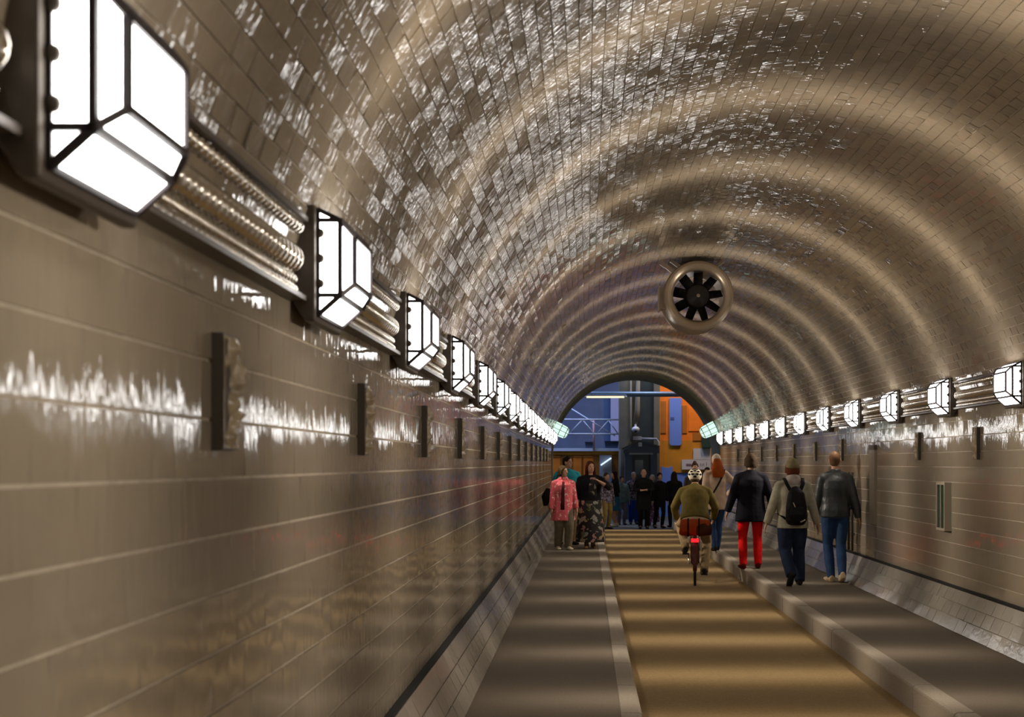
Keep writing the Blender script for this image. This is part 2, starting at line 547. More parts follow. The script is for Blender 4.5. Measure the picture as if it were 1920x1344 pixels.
def make_lantern(s, detail):
    t = empty('wall_lantern', (0, 0, 0))
    r0, r1, r2 = lantern_rings(s)
    b = MB()
    pr = [(LX, 2.105), (LX, 2.497), (2.34, 2.497), (2.375, 2.30), (2.375, 2.185), (LX + 0.035, 2.105)]
    for y in (-0.03, 0.42):
        for x, z in pr: b.v.append((s * x, y, z))
    n = len(pr)
    for i in range(n): b.f.append((i, (i + 1) % n, n + (i + 1) % n, n + i))
    b.f += [tuple(range(n)), tuple(range(n, 2 * n))]
    bp = b.build('back_plate', M['plate'], t)
    bv = bp.modifiers.new('bevel', 'BEVEL'); bv.width = 0.008; bv.segments = 2
    quads = []
    for a, c in ((r0, r1), (r1, r2)):
        for i in range(4):
            j = (i + 1) % 4
            quads.append([a[i], a[j], c[j], c[i]])
    quads.append(list(r2))
    if detail:
        for q in quads:
            MB().add(inset(q), [(0, 1, 2, 3)]).build('pane', M['glow'], t, fix=False)
    else:
        b = MB()
        for q in quads: b.add(inset(q), [(0, 1, 2, 3)])
        b.build('glass', M['glow'], t, fix=False)
    fr = MB()
    w = 0.015
    for r in (r1, r2):
        for i in range(4): fr.bar(r[i], r[(i + 1) % 4], w)
    for a, c in ((r0, r1), (r1, r2)):
        for i in range(4): fr.bar(a[i], c[i], w)
    for i in range(4): fr.bar(r0[i], r0[(i + 1) % 4], w * 0.8)
    for y in (0.0, 0.39):
        for z in (2.196, 2.449): fr.bar((s * (LX - 0.004), y, z), (s * (LX - 0.078), y, z), w)
    fr.build('frame', M['dark_frame'], t, fix=False)
    if detail:
        for z in (2.235, 2.32, 2.405):  # dark knobs stand in for the bulb holders' shadows on the pane
            MB().ball((s * (LX - 0.012), -0.004, z), (0.014, 0.010, 0.016), 10, 6).build('socket_shadow', M['plate'], t, True)
    lo = bpy.data.objects.new('lamp_light', beam)
    COL.objects.link(lo); lo.parent = t
    lo.location = (s * (LX - 0.126), 0.195, 2.32)
    # faces the opposite wall; long side along the tunnel
    zax = Vector((s, 0, 0)); xax = Vector((0, 1, 0)); yax = zax.cross(xax)
    lo.rotation_euler = Matrix((xax, yax, zax)).transposed().to_euler()
    return t

# corrugated conduit trough between two lanterns
def rib_tube(cx, cz, r, dr, pitch, y0, y1, seg):
    n = int((y1 - y0) / pitch)
    prof = []
    for i in range(n):
        y = y0 + i * pitch
        for f, h in ((0.0, 0.0), (0.10, 0.60), (0.24, 0.95), (0.34, 1.0), (0.44, 0.95), (0.58, 0.60), (0.68, 0.0)):
            prof.append((r - dr * (1 - h), y + pitch * f))
    b = MB(); b.lathe_y(prof, cx, cz, seg)
    return b

def make_conduit(s):
    t = empty('corrugated_conduit', (0, 0, 0))
    y0, y1 = 0.43, STEP - 0.038
    def bx(a, c): return (min(s * a, s * c), max(s * a, s * c))
    MB().box(*bx(2.362, 2.376), y0, y1, 2.185, 2.33).build('back_plate', M['olive'], t)
    MB().box(*bx(2.310, 2.345), y0, y1, 2.436, 2.452).build('upper_ledge', M['ledge'], t)
    MB().box(*bx(2.316, 2.376), y0, y1, 2.172, 2.188).build('lower_ledge', M['ledge'], t)
    m = rib_tube(s * 2.340, 2.412, 0.026, 0.012, 0.044, y0, y1, 10).build('upper_hose', M['steel'], t); smooth_angle(m.data, 60)
    m = rib_tube(s * 2.372, 2.310, 0.054, 0.022, 0.050, y0, y1, 16).build('ribbed_hose', M['steel'], t); smooth_angle(m.data, 60)
    m = rib_tube(s * 2.362, 2.240, 0.022, 0.012, 0.040, y0, y1, 10).build('middle_hose', M['steel'], t); smooth_angle(m.data, 60)
    m = rib_tube(s * 2.352, 2.204, 0.018, 0.008, 0.044, y0, y1, 10).build('lower_hose', M['steel'], t); smooth_angle(m.data, 60)
    return t

N_LAMPS = 16
for s, nm in ((-1, 'left'), (1, 'right')):
    far = make_lantern(s, False); near = make_lantern(s, True); con = make_conduit(s)
    used = {'f': False, 'n': False, 'c': False}
    seen0 = 1 if s < 0 else 5          # first lantern in the picture
    for k in range(-2, N_LAMPS + 1):
        det = 0 <= k <= (6 if s < 0 else 9)
        key, src = ('n', near) if det else ('f', far)
        o = src if not used[key] else copy_tree(src)
        used[key] = True
        o.location = (0, k * STEP, 0)
        if k >= seen0:
            lab = '%s boxy white glass lantern from the viewer on the %s wall' % (ORD[k - seen0], nm)
        else:
            lab = 'boxy white glass lantern on the %s wall nearer than the picture shows' % nm
        tag(o, lab, 'lantern', 'lanterns along the %s wall' % nm)
        if k < N_LAMPS:
            c = con if not used['c'] else copy_tree(con)
            used['c'] = True
            c.location = (0, k * STEP, 0)
            if k >= seen0:
                lab = 'corrugated metal conduit beyond the %s lantern of the %s wall' % (ORD[k - seen0], nm)
            else:
                lab = 'corrugated metal conduit on the %s wall nearer than the first lantern in the picture' % nm
            tag(c, lab, 'conduit', 'corrugated conduits on the %s wall' % nm)

# ------------------------------------------------------------------ relief blocks
def relief_mesh(s, seed):
    r = random.Random(seed)
    nu, nv = 14, 26
    L, H, base = 0.135, 0.30, 0.030
    blobs = []
    cx = 0.5
    for i in range(9):
        vv = 0.10 + 0.80 * i / 8
        cx = min(0.72, max(0.28, cx + r.uniform(-0.16, 0.16)))
        blobs.append((cx, vv, r.uniform(0.10, 0.20), r.uniform(0.05, 0.10), r.uniform(0.018, 0.042)))
    for i in range(5):
        blobs.append((r.uniform(0.15, 0.85), r.uniform(0.1, 0.9), r.uniform(0.05, 0.10), r.uniform(0.03, 0.07), r.uniform(0.008, 0.022)))
    b = MB()
    for j in range(nv + 1):
        for i in range(nu + 1):
            u, v = i / nu, j / nv
            h = 0.0
            for bu, bv_, su, sv, am in blobs:
                h = max(h, am * math.exp(-((u - bu) / su) ** 2 - ((v - bv_) / sv) ** 2)) if True else h
            e = min(u, 1 - u, (v) * 2.2, (1 - v) * 2.2)
            rim = 0.004 if e < 0.08 else 0.0
            b.v.append((s * (HW - base - h - rim), u * L, 1.67 + v * H))
    for j in range(nv):
        for i in range(nu):
            a = j * (nu + 1) + i
            b.f.append((a, a + 1, a + nu + 2, a + nu + 1))
    return b

variants = {}
for s, nm in ((-1, 'left'), (1, 'right')):
    lst = [k + 0.57 for k in range(1, 15)] if s < 0 else [k + 0.655 for k in (5, 6, 8, 9, 10, 11, 12, 13, 14)]
    for q, k in enumerate(lst):
        key = (s, q % 4)
        if key not in variants:
            t = empty('relief_block', (0, 0, 0))
            MB().box(min(s * (HW - 0.032), s * (HW + 0.003)), max(s * (HW - 0.032), s * (HW + 0.003)), -0.004, 0.139, 1.664, 1.976).build('slab', M['relief_edge'], t)
            o = relief_mesh(s, 40 + q + (7 if s > 0 else 0)).build('carving', M['relief'], t, True)
            variants[key] = t
            o = t
        else:
            o = copy_tree(variants[key])
        o.location = (0, k * STEP, 0)
        tag(o, '%s brown glazed relief block from the viewer on the %s wall' % (ORD[q], nm), 'relief', 'relief blocks on the %s wall' % nm)

# ------------------------------------------------------------------ fittings on the right wall
t = empty('wall_cover_strip', (0, 15.86, 0))
M['strip'] = plain('cover_strip', (0.30, 0.25, 0.185), 0.35, 0.2)
MB().box(HW - 0.035, HW + 0.002, 0.0, 0.28, 0.83, 1.80).build('strip', M['strip'], t)
MB().box(HW - 0.045, HW + 0.002, -0.006, 0.286, 1.80, 1.865).build('cap', M['plate'], t)
tag(t, 'tall narrow metal cover strip on the right wall beside the close cropped walker', 'cover strip')
t = empty('riser_pipe_pair', (0, 17.2, 0))
for dy in (0.0, 0.24):
    MB().tube([(HW - 0.03, dy, 0.40), (HW - 0.03, dy, 1.50)], 0.016, 10).build('pipe', M['plate'], t, True)
for z in (0.62, 1.38):
    MB().box(HW - 0.018, HW + 0.002, -0.03, 0.27, z, z + 0.03).build('pipe_clamp', M['ledge'], t)
tag(t, 'pair of thin vertical pipes low on the right wall near a walking hand', 'pipes')
t = empty('wall_sign_box', (0, 12.62, 0))
M['sign_frame'] = plain('sign_frame', (0.42, 0.37, 0.29), 0.4, 0.1)
M['sign_green'] = plain('sign_green', (0.012, 0.05, 0.035), 0.25)
fr = MB()
y0, y1, z0, z1 = 0.0, 0.30, 0.93, 1.43
x0, x1 = HW - 0.075, HW + 0.002
fr.box(x0, x1, y0, y0 + 0.025, z0, z1); fr.box(x0, x1, y1 - 0.025, y1, z0, z1)
fr.box(x0, x1, y0 + 0.025, y1 - 0.025, z1 - 0.025, z1); fr.box(x0, x1, y0 + 0.025, y1 - 0.025, z0, z0 + 0.025)
fr.box(x0, x1, 0.14, 0.16, z0 + 0.025, z1 - 0.025)
fr.build('frame', M['sign_frame'], t)
for a, c in ((0.025, 0.14), (0.16, 0.275)):
    MB().box(x0 + 0.015, x1, a, c, z0 + 0.025, z1 - 0.025).build('pane', M['sign_green'], t)
tag(t, 'pale framed wall box with two dark green panes on the right wall', 'wall box')

# ------------------------------------------------------------------ jet fan under the crown
FY, FZ = 15.1, 3.70
fan = empty('tunnel_fan', (0, FY, FZ))
sh = MB()
prof = [(0.31, 0.10), (0.315, 0.05), (0.345, 0.01), (0.385, -0.012), (0.415, 0.0), (0.43, 0.03), (0.43, 0.07), (0.405, 0.10), (0.405, 0.56),
        (0.43, 0.59), (0.43, 0.64), (0.40, 0.66), (0.34, 0.655), (0.315, 0.62), (0.31, 0.56)]
sh.lathe_y(prof, 0, 0, 56, close=True)
o = sh.build('fan_shell', M['fan_shell'], fan); smooth_angle(o.data, 35)
hub = MB().lathe_y([(0.001, 0.055), (0.03, 0.06), (0.07, 0.085), (0.13, 0.10), (0.152, 0.12), (0.152, 0.40), (0.001, 0.42)], 0, 0, 28).build('hub', M['black'], fan, True)
MB().ball((0, 0.058, 0), (0.022, 0.012, 0.022), 12, 8).build('hub_cap', M['fan_shell'], hub, True)
bl = MB()
# one twisted blade along +x
nu = 5
for i in range(nu + 1):
    r = 0.13 + 0.175 * i / nu
    tw = math.radians(58 - 22 * i / nu)
    ch = 0.125 + 0.045 * i / nu
    cx, cy = math.sin(tw) * ch / 2, math.cos(tw) * ch / 2
    for d in (-1, 1):
        for th in (-0.004, 0.004):
            bl.v.append((r, 0.17 + d * cy + th, d * cx))
for i in range(nu):
    a = i * 4; c = a + 4
    bl.f += [(a, c, c + 2, a + 2), (a + 1, a + 3, c + 3, c + 1), (a, a + 1, c + 1, c), (a + 2, c + 2, c + 3, a + 3)]
bl.f += [(0, 2, 3, 1), (nu * 4, nu * 4 + 1, nu * 4 + 3, nu * 4 + 2)]
bme = None
for k in range(9):
    if bme is None:
        o = bl.build('blade', M['black'], fan); bme = o.data
    else:
        o = link('blade', bme, None, fan)
    o.rotation_euler = (0, -2 * PI * (k + 0.2) / 9, 0)
for sx in (-1, 1):
    br = MB()
    br.bar((sx * 0.20, 0.20, 0.36), (sx * 0.33, 0.20, 0.33 + math.sqrt(RA ** 2 - 0.33 ** 2) + CZ - FZ - 0.335), 0.05, 0.04)
    br.bar((sx * 0.20, 0.50, 0.36), (sx * 0.33, 0.50, 0.33 + math.sqrt(RA ** 2 - 0.33 ** 2) + CZ - FZ - 0.335), 0.05, 0.04)
    br.build('bracket', M['fan_shell'], fan)
MB().bar((-0.30, 0.05, 0.28), (-0.41, 0.05, 0.37), 0.04, 0.05).bar((-0.41, 0.05, 0.36), (-0.46, 0.05, 0.40), 0.04, 0.05).bar((-0.46, 0.05, 0.385), (-0.46, 0.05, 0.46), 0.03, 0.03).build('stay_arm', M['fan_shell'], fan)
tb = MB().box(-0.47, -0.395, 0.08, 0.30, -0.16, 0.10).box(-0.485, -0.47, 0.06, 0.32, -0.18, 0.12)
tb.build('terminal_box', M['fan_shell'], fan)
MB().box(-0.20, 0.20, 0.14, 0.56, math.sqrt(RA ** 2 - 0.20 ** 2) + CZ - FZ - 0.03, math.sqrt(RA ** 2 - 0.20 ** 2) + CZ - FZ + 0.005).build('mounting_plate', M['plate'], fan)
tag(fan, 'round jet fan with black blades hung under the crown of the vault', 'fan')

# ------------------------------------------------------------------ caged lamps at the far portal
M['reflection_green'] = plain('reflection_green', (0.50, 0.66, 0.58), 0.15)
M['green_glow'] = emissive('green_glow', (0.70, 1.0, 0.84), 1.0)
for s, px, py in ((-1, 1049, 806), (1, 1330, 806)):
    c = at(px, py, 33.9)
    t = empty('caged_lamp', c)
    d = Vector((s * 0.88, 0.0, 0.42)).normalized()
    a, b_ = -d * 0.20, d * 0.20
    MB().tube([a * 1.25, a * 1.0, Vector((0, 0, 0)), b_], [0.10, 0.165, 0.185, 0.185], 14, side=(0, 1, 0)).build('glass_bowl', M['green_glow'], t, True)
    MB().tube([b_ * 0.98, b_ * 1.7, b_ * 1.9], [0.19, 0.20, 0.13], 14, side=(0, 1, 0)).build('reflection_drum', M['reflection_green'], t, True)  # green drum modelled in place of the lamp's reflection in the tiles
    cg = MB()
    for f, r in ((-1.0, 0.172), (-0.1, 0.192), (0.95, 0.196)):
        pts = []
        u = Vector((0, 1, 0)); w_ = d.cross(u)
        for i in range(17):
            th = 2 * PI * i / 16
            pts.append(d * (0.2 * f) + u * (r * math.cos(th)) + w_ * (r * math.sin(th)))
        for i in range(16): cg.bar(pts[i], pts[i + 1], 0.014)
    for i in range(8):
        th = 2 * PI * i / 8
        e = u * math.cos(th) + w_ * math.sin(th)
        cg.bar(a * 1.25 + e * 0.10, a + e * 0.17, 0.012); cg.bar(a + e * 0.172, b_ + e * 0.192, 0.012)
    cg.build('cage', M['dark_frame'], t)
    top = b_ * 1.5
    MB().bar(top, top + Vector((s * 0.06, 0.0, 0.34)), 0.07, 0.05).box(*sorted((top.x + s * 0.0, top.x + s * 0.14)), -0.06, 0.06, top.z + 0.28, top.z + 0.42).build('bracket', M['plate'], t)
    tag(t, 'greenish caged lamp at the far portal above the last %s lantern' % ('left' if s < 0 else 'right'), 'caged lamp')
# ------------------------------------------------------------------ the chamber beyond the tunnel
M['ch_floor'] = plain('chamber_floor', (0.05, 0.07, 0.06), 0.6, noise=0.2, nscale=6)
M['ch_wall'] = plain('chamber_wall', (0.10, 0.15, 0.26), 0.8, noise=0.12, nscale=2)
M['orange'] = plain('orange_paint', (0.72, 0.20, 0.008), 0.6, noise=0.12, nscale=3)
M['mustard'] = plain('mustard_paint', (0.50, 0.22, 0.008), 0.6, noise=0.1, nscale=3)
M['brown_panel'] = plain('brown_panel', (0.36, 0.13, 0.008), 0.6, noise=0.1, nscale=3)
M['blue'] = plain('blue_panel', (0.12, 0.24, 0.72), 0.5)
M['col'] = plain('column_concrete', (0.17, 0.165, 0.125), 0.7, noise=0.15, nscale=3)
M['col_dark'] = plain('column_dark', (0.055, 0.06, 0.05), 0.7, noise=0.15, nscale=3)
M['white_steel'] = plain('white_steel', (0.62, 0.68, 0.82), 0.4)
M['pink'] = plain('pink_post', (0.80, 0.38, 0.36), 0.5)
M['navy'] = plain('navy_paint', (0.05, 0.075, 0.13), 0.5)
M['navy_dark'] = plain('navy_dark', (0.016, 0.03, 0.05), 0.4)
M['grey'] = plain('grey_paint', (0.34, 0.36, 0.40), 0.5)
M['sign_white'] = plain('sign_white', (0.52, 0.55, 0.58), 0.5)
M['pipe_blue'] = plain('pipe_blue', (0.16, 0.24, 0.34), 0.4, 0.3)

o = MB().box(-7, 7, ROAD_END, 46.0, -0.4, ROAD_Z - 0.004).build('floor_chamber', M['ch_floor'])
tag(o, 'dark floor of the chamber beyond the tunnel', None, None, 'structure')
o = MB().box(-7, 7, 46.0, 46.3, -0.4, 8.0).build('wall_back', M['ch_wall']); tag(o, 'blue grey back wall of the end chamber', None, None, 'structure')
for s in (-1, 1):
    o = MB().box(min(s * 7, s * 7.3), max(s * 7, s * 7.3), 37, 46.3, -0.4, 8.0).build('wall_chamber_' + ('left' if s < 0 else 'right'), M['ch_wall'])
    tag(o, 'side wall of the end chamber', None, None, 'structure')
    o = MB().box(min(s * 3.55, s * 7), max(s * 3.55, s * 7), 36.8, 37.1, -0.4, 8.0).build('wall_front_' + ('left' if s < 0 else 'right'), M['portal'])
    tag(o, 'front wall of the end chamber beside the portal', None, None, 'structure')
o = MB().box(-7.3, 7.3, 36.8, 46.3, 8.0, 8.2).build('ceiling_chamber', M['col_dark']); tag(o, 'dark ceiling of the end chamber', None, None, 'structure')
o = MB().box(-3.6, 3.6, 36.9, 37.1, 6.2, 8.0).build('wall_above_portal', M['portal']); tag(o, 'wall above the far portal', None, None, 'structure')

def rect(d, x0, x1, y0, y1, depth=0.1):
    a = at(x0, y1, d); b_ = at(x1, y0, d)
    return (a.x, b_.x, d, d + depth, a.z, b_.z)

def flat(name, mat, d, x0, x1, y0, y1, depth=0.1, parent=None):
    return MB().box(*rect(d, x0, x1, y0, y1, depth)).build(name, mat, parent)

# left bay: gallery with beam, orange wall below
t = empty('gallery_front', (0, 0, 0))
flat('wall_panel', M['brown_panel'], 42.0, 960, 1161, 845, 990, 0.15, t)
flat('beam', M['white_steel'], 41.9, 960, 1161, 840, 845.5, 0.3, t)
flat('upper_rail', M['mustard'], 41.95, 960, 1161, 845.5, 852, 0.05, t)
for a, b_ in ((1036, 1050), (1075, 1090), (1094, 1112)):
    flat('recessed_panel', M['orange'], 41.96, a, b_, 855, 905, 0.04, t)
    p = flat('panel_edge', M['brown_panel'], 41.94, a, b_, 855, 856.5, 0.03, t)
flat('grey_door', M['grey'], 41.95, 1124, 1147, 853, 985, 0.04, t)
tag(t, 'orange brown gallery front with a grey door and pale beam, behind the couple', 'gallery front')
t = empty('tube_lamp', (0, 0, 0))
MB().bar(at(1126.5, 872, 41.89), at(1146, 858.5, 41.89), 0.05).build('tube', emissive('slant_tube_glow', (0.65, 0.80, 1.0), 1.2), t)
MB().bar(at(1126.5, 872, 41.94), at(1146, 858.5, 41.94), 0.06, 0.03).build('batten', M['white_steel'], t)
tag(t, 'slanting pale tube lamp in front of the grey door', 'tube lamp')
# steel truss railing
t = empty('truss_railing', (0, 0, 0))
d = 41.0
def rod(name, x0, y0, x1, y1, w=0.05, mat='white_steel', dd=None):
    return MB().tube([at(x0, y0, dd or d), at(x1, y1, dd or d)], w / 2, 8).build(name, M[mat], t, True)
rod('top_chord', 960, 786.5, 1160, 786.5, 0.055)
rod('bottom_chord', 960, 813.5, 1160, 813.5, 0.055)
zz = [(1012, 786.5), (1030, 813.5), (1048, 786.5), (1067, 813.5), (1091, 787.5), (1093, 787.5), (1114, 813.5), (1119, 813.5), (1141, 787.5), (1158, 812)]
for (xa, ya), (xb, yb) in zip(zz[:-1], zz[1:]):
    if abs(xa - xb) > 6: rod('diagonal', xa, ya, xb, yb, 0.04)
rod('long_brace', 1071, 766, 1153, 817, 0.04, dd=41.12)
tag(t, 'white steel truss railing across the left of the portal opening', 'truss')
o = MB().tube([at(1113, 785, 41.868), at(1113.6, 843.5, 41.868)], 0.035, 8).build('pink_post', M['pink'], None, True)
tag(o, 'thin pink upright post in front of the truss railing', 'post')
for x0, x1, y0, nm in ((1097, 1112, 829.5, 'smaller dark blue crate on the gallery beam beside the pink post'), (1134, 1160, 828, 'larger dark blue crate on the gallery beam next to the column')):
    t = empty('storage_crate', (0, 0, 0))
    a = at(x0, 840, 42.02); b_ = at(x1, y0, 42.02)
    w_ = (b_.x - a.x)
    cb = MB(); z0, z1 = a.z + 0.0, b_.z
    cb.add([(a.x + 0.02, 42.0, z0), (b_.x - 0.02, 42.0, z0), (b_.x - 0.02, 42.16, z0), (a.x + 0.02, 42.16, z0),
            (a.x, 41.96, z1), (b_.x, 41.96, z1), (b_.x, 42.2, z1), (a.x, 42.2, z1)], [(0, 3, 2, 1), (0, 1, 5, 4), (1, 2, 6, 5), (2, 3, 7, 6), (3, 0, 4, 7)])
    cb.build('bin', M['navy'], t)
    MB().box(a.x - 0.01, b_.x + 0.01, 41.94, 42.22, z1, z1 + 0.025).build('rim', M['navy_dark'], t)
    tag(t, nm, 'crate')
flat_blue = MB().box(*rect(45.6, 1145, 1162, 735, 842, 0.41)).build('pilaster', plain('pilaster_blue', (0.34, 0.42, 0.70), 0.6))
tag(flat_blue, 'pale blue pilaster on the chamber wall left of the grey column', 'pilaster')
# fluorescent tube and large pipe under the portal crown
t = empty('fluorescent_lamp', (0, 0, 0))
MB().tube([at(1100, 744, 39.1), at(1170, 744, 39.1)], 0.032, 10).build('tube', emissive('warm_tube_glow', (1.0, 0.82, 0.42), 1.6), t, True)
MB().bar(at(1097, 741.5, 39.1), at(1174, 741.5, 39.1), 0.06, 0.04).build('batten', M['white_steel'], t)
for x in (1098, 1173): MB().ball(at(x, 744, 39.1), 0.045, 10, 6).build('end_cap', M['white_steel'], t, True)
for x in (1110, 1160): MB().tube([at(x, 741, 39.1), at(x, 738, 39.15)], 0.012, 6).build('hanger', M['dark_frame'], t)
tag(t, 'long warm fluorescent tube hanging under the portal arch', 'tube lamp')
o = MB().tube([(-7.0, 39.2, at(0, 739, 39.2).z), (7.0, 39.2, at(0, 739, 39.2).z)], 0.085, 14).build('duct_pipe', M['pipe_blue'], None, True)
tag(o, 'thick blue grey pipe running across the top of the opening', 'pipe')
# the column
t = empty('concrete_column', (0, 0, 0))
d = 40.5
flat('shaft', M['col'], d, 1161, 1184, 690, 955, 0.8, t)
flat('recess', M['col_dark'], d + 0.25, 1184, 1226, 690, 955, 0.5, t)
flat('flange', M['col'], d, 1226, 1237, 690, 955, 0.8, t)
flat('edge_strip', M['grey'], d - 0.03, 1160, 1164, 842, 955, 0.05, t)
tag(t, 'grey concrete column in the middle of the far opening', 'column')
t = empty('riser_pipe', (0, 0, 0))
MB().tube([at(1183, 700, 40.4), at(1183, 800, 40.4), at(1183, 828, 40.4)], 0.03, 8).build('thin_pipe', M['col'], t, True)
MB().tube([at(1197, 700, 40.5), at(1195, 770, 40.5), at(1192, 797, 40.5)], [0.06, 0.09, 0.10], 10).build('thick_pipe', M['col'], t, True)
MB().tube([at(1196, 822, 40.3), at(1231, 823, 40.3), at(1235, 828, 40.3), at(1235, 850, 40.3)], 0.035, 8).build('bent_pipe', M['grey'], t, True)
tag(t, 'pipes running down the concrete column above the booth', 'pipes')
t = empty('security_camera', at(1192, 805, 40.2))
MB().ball((0, 0, 0.0), (0.13, 0.13, 0.10), 14, 8).build('dome', M['sign_white'], t, True)
MB().ball((0, -0.04, -0.04), (0.075, 0.075, 0.07), 12, 8).build('lens', M['black'], t, True)
MB().tube([(0, 0, 0.05), (0, 0.25, 0.16)], 0.04, 8).build('arm', M['grey'], t, True)
MB().box(-0.08, 0.20, 0.05, 0.25, -0.34, -0.22).build('junction_box', M['grey'], t)
tag(t, 'small white dome security camera on the column', 'camera')
# gabled booth
t = empty('entrance_booth', (0, 0, 0))
d = 39.6
a = at(1172, 842, d); b_ = at(1232, 842, d); zt = at(0, 828, d).z
zb = ROAD_Z
hw = (b_.x - a.x)
for x0, x1 in ((a.x, a.x + 0.22 * hw), (b_.x - 0.20 * hw, b_.x)):
    MB().box(x0, x1, d, d + 0.7, zb, a.z).build('jamb', M['navy'], t)
g = MB(); xm = at(1200, 0, d).x
pr = [(a.x - 0.06, a.z - 0.02), (xm, zt), (b_.x + 0.05, a.z + 0.06), (b_.x + 0.05, a.z - 0.12), (a.x - 0.06, a.z - 0.12)]
for y in (d - 0.06, d + 0.72):
    for x, z in pr: g.v.append((x, y, z))
n = len(pr)
for i in range(n): g.f.append((i, (i + 1) % n, n + (i + 1) % n, n + i))
g.f += [tuple(range(n)), tuple(range(n, 2 * n))]
g.build('gable', M['navy'], t)
MB().bar((a.x - 0.10, d - 0.08, a.z - 0.0), (xm, d - 0.08, zt + 0.02), 0.05, 0.05).bar((xm, d - 0.08, zt + 0.02), (b_.x + 0.08, d - 0.08, a.z + 0.08), 0.05, 0.05).build('roof_edge', M['navy_dark'], t)
MB().box(at(1180, 0, d).x, at(1224, 0, d).x, d - 0.05, d + 0.1, at(0, 852, d).z, at(0, 849, d).z).build('lintel', M['grey'], t)
dr = MB().box(a.x + 0.22 * hw, b_.x - 0.20 * hw, d + 0.25, d + 0.3, zb, at(0, 852, d).z).build('door', M['navy_dark'], t)
MB().box(at(1191, 0, d).x, at(1207, 0, d).x, d + 0.235, d + 0.25, at(0, 890, d).z, at(0, 862, d).z).build('door_window', plain('door_glass', (0.06, 0.12, 0.17), 0.1), dr)
MB().box(at(1197, 0, d).x, at(1203.5, 0, d).x, d - 0.12, d - 0.06, at(0, 837, d).z, at(0, 829.5, d).z).build('number_plate', M['sign_white'], t)
tag(t, 'dark blue gabled booth doorway at the foot of the column', 'booth')
# right bay: painted board wall
t = empty('painted_board_wall', (0, 0, 0))
d = 42.0
flat('upper_board', M['orange'], d, 1236, 1380, 690, 826, 0.15, t)
flat('lower_board', M['mustard'], d, 1236, 1380, 826, 886, 0.15, t)
flat('base_board', M['blue'], d + 0.03, 1236, 1380, 886, 985, 0.12, t)
for x0, x1, y0, y1 in ((1238, 1249, 752, 812), (1279, 1288, 760, 812), (1291, 1312, 764, 808), (1299, 1318, 811, 826)):
    flat('board_panel', M['brown_panel'] if x0 != 1291 else M['orange'], d - 0.03, x0, x1, y0, y1, 0.03, t)
flat('edge_trim', M['mustard'], d - 0.04, 1235, 1238.5, 690, 886, 0.1, t)
tag(t, 'orange and mustard painted board wall right of the column', 'board wall')
def rounded_panel(name, x0, x1, y0, y1, d_, r, notch=0.0):
    a_ = at(x0, y1, d_); b2 = at(x1, y0, d_)
    w2 = (b2.x - a_.x); pts = []
    for k in range(7):
        th = PI + PI / 2 * k / 6; pts.append((a_.x + r + r * math.cos(th), a_.z + r + r * math.sin(th)))
    for k in range(7):
        th = -PI / 2 + PI / 2 * k / 6; pts.append((b2.x - r + r * math.cos(th), a_.z + r + r * math.sin(th)))
    pts.append((b2.x, b2.z))
    if notch: pts += [(a_.x + w2 * 0.62, b2.z - notch), (a_.x + w2 * 0.38, b2.z - notch)]
    pts.append((a_.x, b2.z))
    m = MB(); n_ = len(pts)
    for y in (d_, d_ + 0.05):
        for x, z in pts: m.v.append((x, y, z))
    for i in range(n_): m.f.append((i, (i + 1) % n_, n_ + (i + 1) % n_, n_ + i))
    m.f += [tuple(range(n_)), tuple(range(n_, 2 * n_))]
    return m.build(name, M['blue'])
o = rounded_panel('hanging_banner', 1255.5, 1278, 746, 835, 41.925, 0.09)
tag(o, 'tall blue banner with rounded foot in front of the orange boards', 'banner')
mk = MB().box(*rect(41.915, 1257, 1264, 782, 787, 0.01)).build('banner_mark', plain('banner_mark', (0.05, 0.09, 0.30), 0.5), o)
o = rounded_panel('shield_panel', 1240, 1261, 874, 912, 41.96, 0.20, 0.05)
tag(o, 'blue shield shaped panel with a notched top low on the mustard boards', 'panel')
# stepped white notice board
t = empty('notice_board', (0, 0, 0))
d = 41.93
flat('upper_sheet', M['sign_white'], d, 1300, 1333, 840.5, 862, 0.04, t)
o = flat('lower_sheet', M['sign_white'], d, 1278.5, 1333, 861.5, 880, 0.04, t)
inkm = plain('ink', (0.16, 0.11, 0.13), 0.7); inkg = plain('ink_grey', (0.22, 0.24, 0.26), 0.7)
x = 1286.5
for w_, h_ in ((1.6, 4.6), (1.5, 4.0), (1.8, 4.2), (1.5, 4.4), (1.5, 4.0)):
    flat('lettering', inkm, d - 0.006, x, x + w_ + 0.35, 873.6 - h_, 873.6, 0.006, o); x += w_ + 0.4
for x0, x1, y0 in ((1312.5, 1314.5, 868.5), (1316, 1318, 869.5), (1319, 1320.5, 868.5), (1324, 1325.2, 866)):
    flat('lettering', inkg, d - 0.006, x0, x1, y0, 873.3, 0.006, o)
tag(t, 'pale stepped notice board with blurred dark lettering on the right of the chamber', 'notice board')
o = flat('green_cabinet', plain('cabinet_green', (0.018, 0.05, 0.035), 0.5), 41.78, 1316.5, 1333, 812, 840, 0.2)
bvm = o.modifiers.new('bevel', 'BEVEL'); bvm.width = 0.02
tag(o, 'dark green cabinet above the notice board by the portal edge', 'cabinet')
# white line painted across the floor
ln = MB().box(-2.0, 1.1, 35.5, 35.62, ROAD_Z - 0.003, ROAD_Z - 0.001).build('trim_3', M['sign_white'])
tag(ln, 'white line painted across the chamber floor', None, None, 'structure')
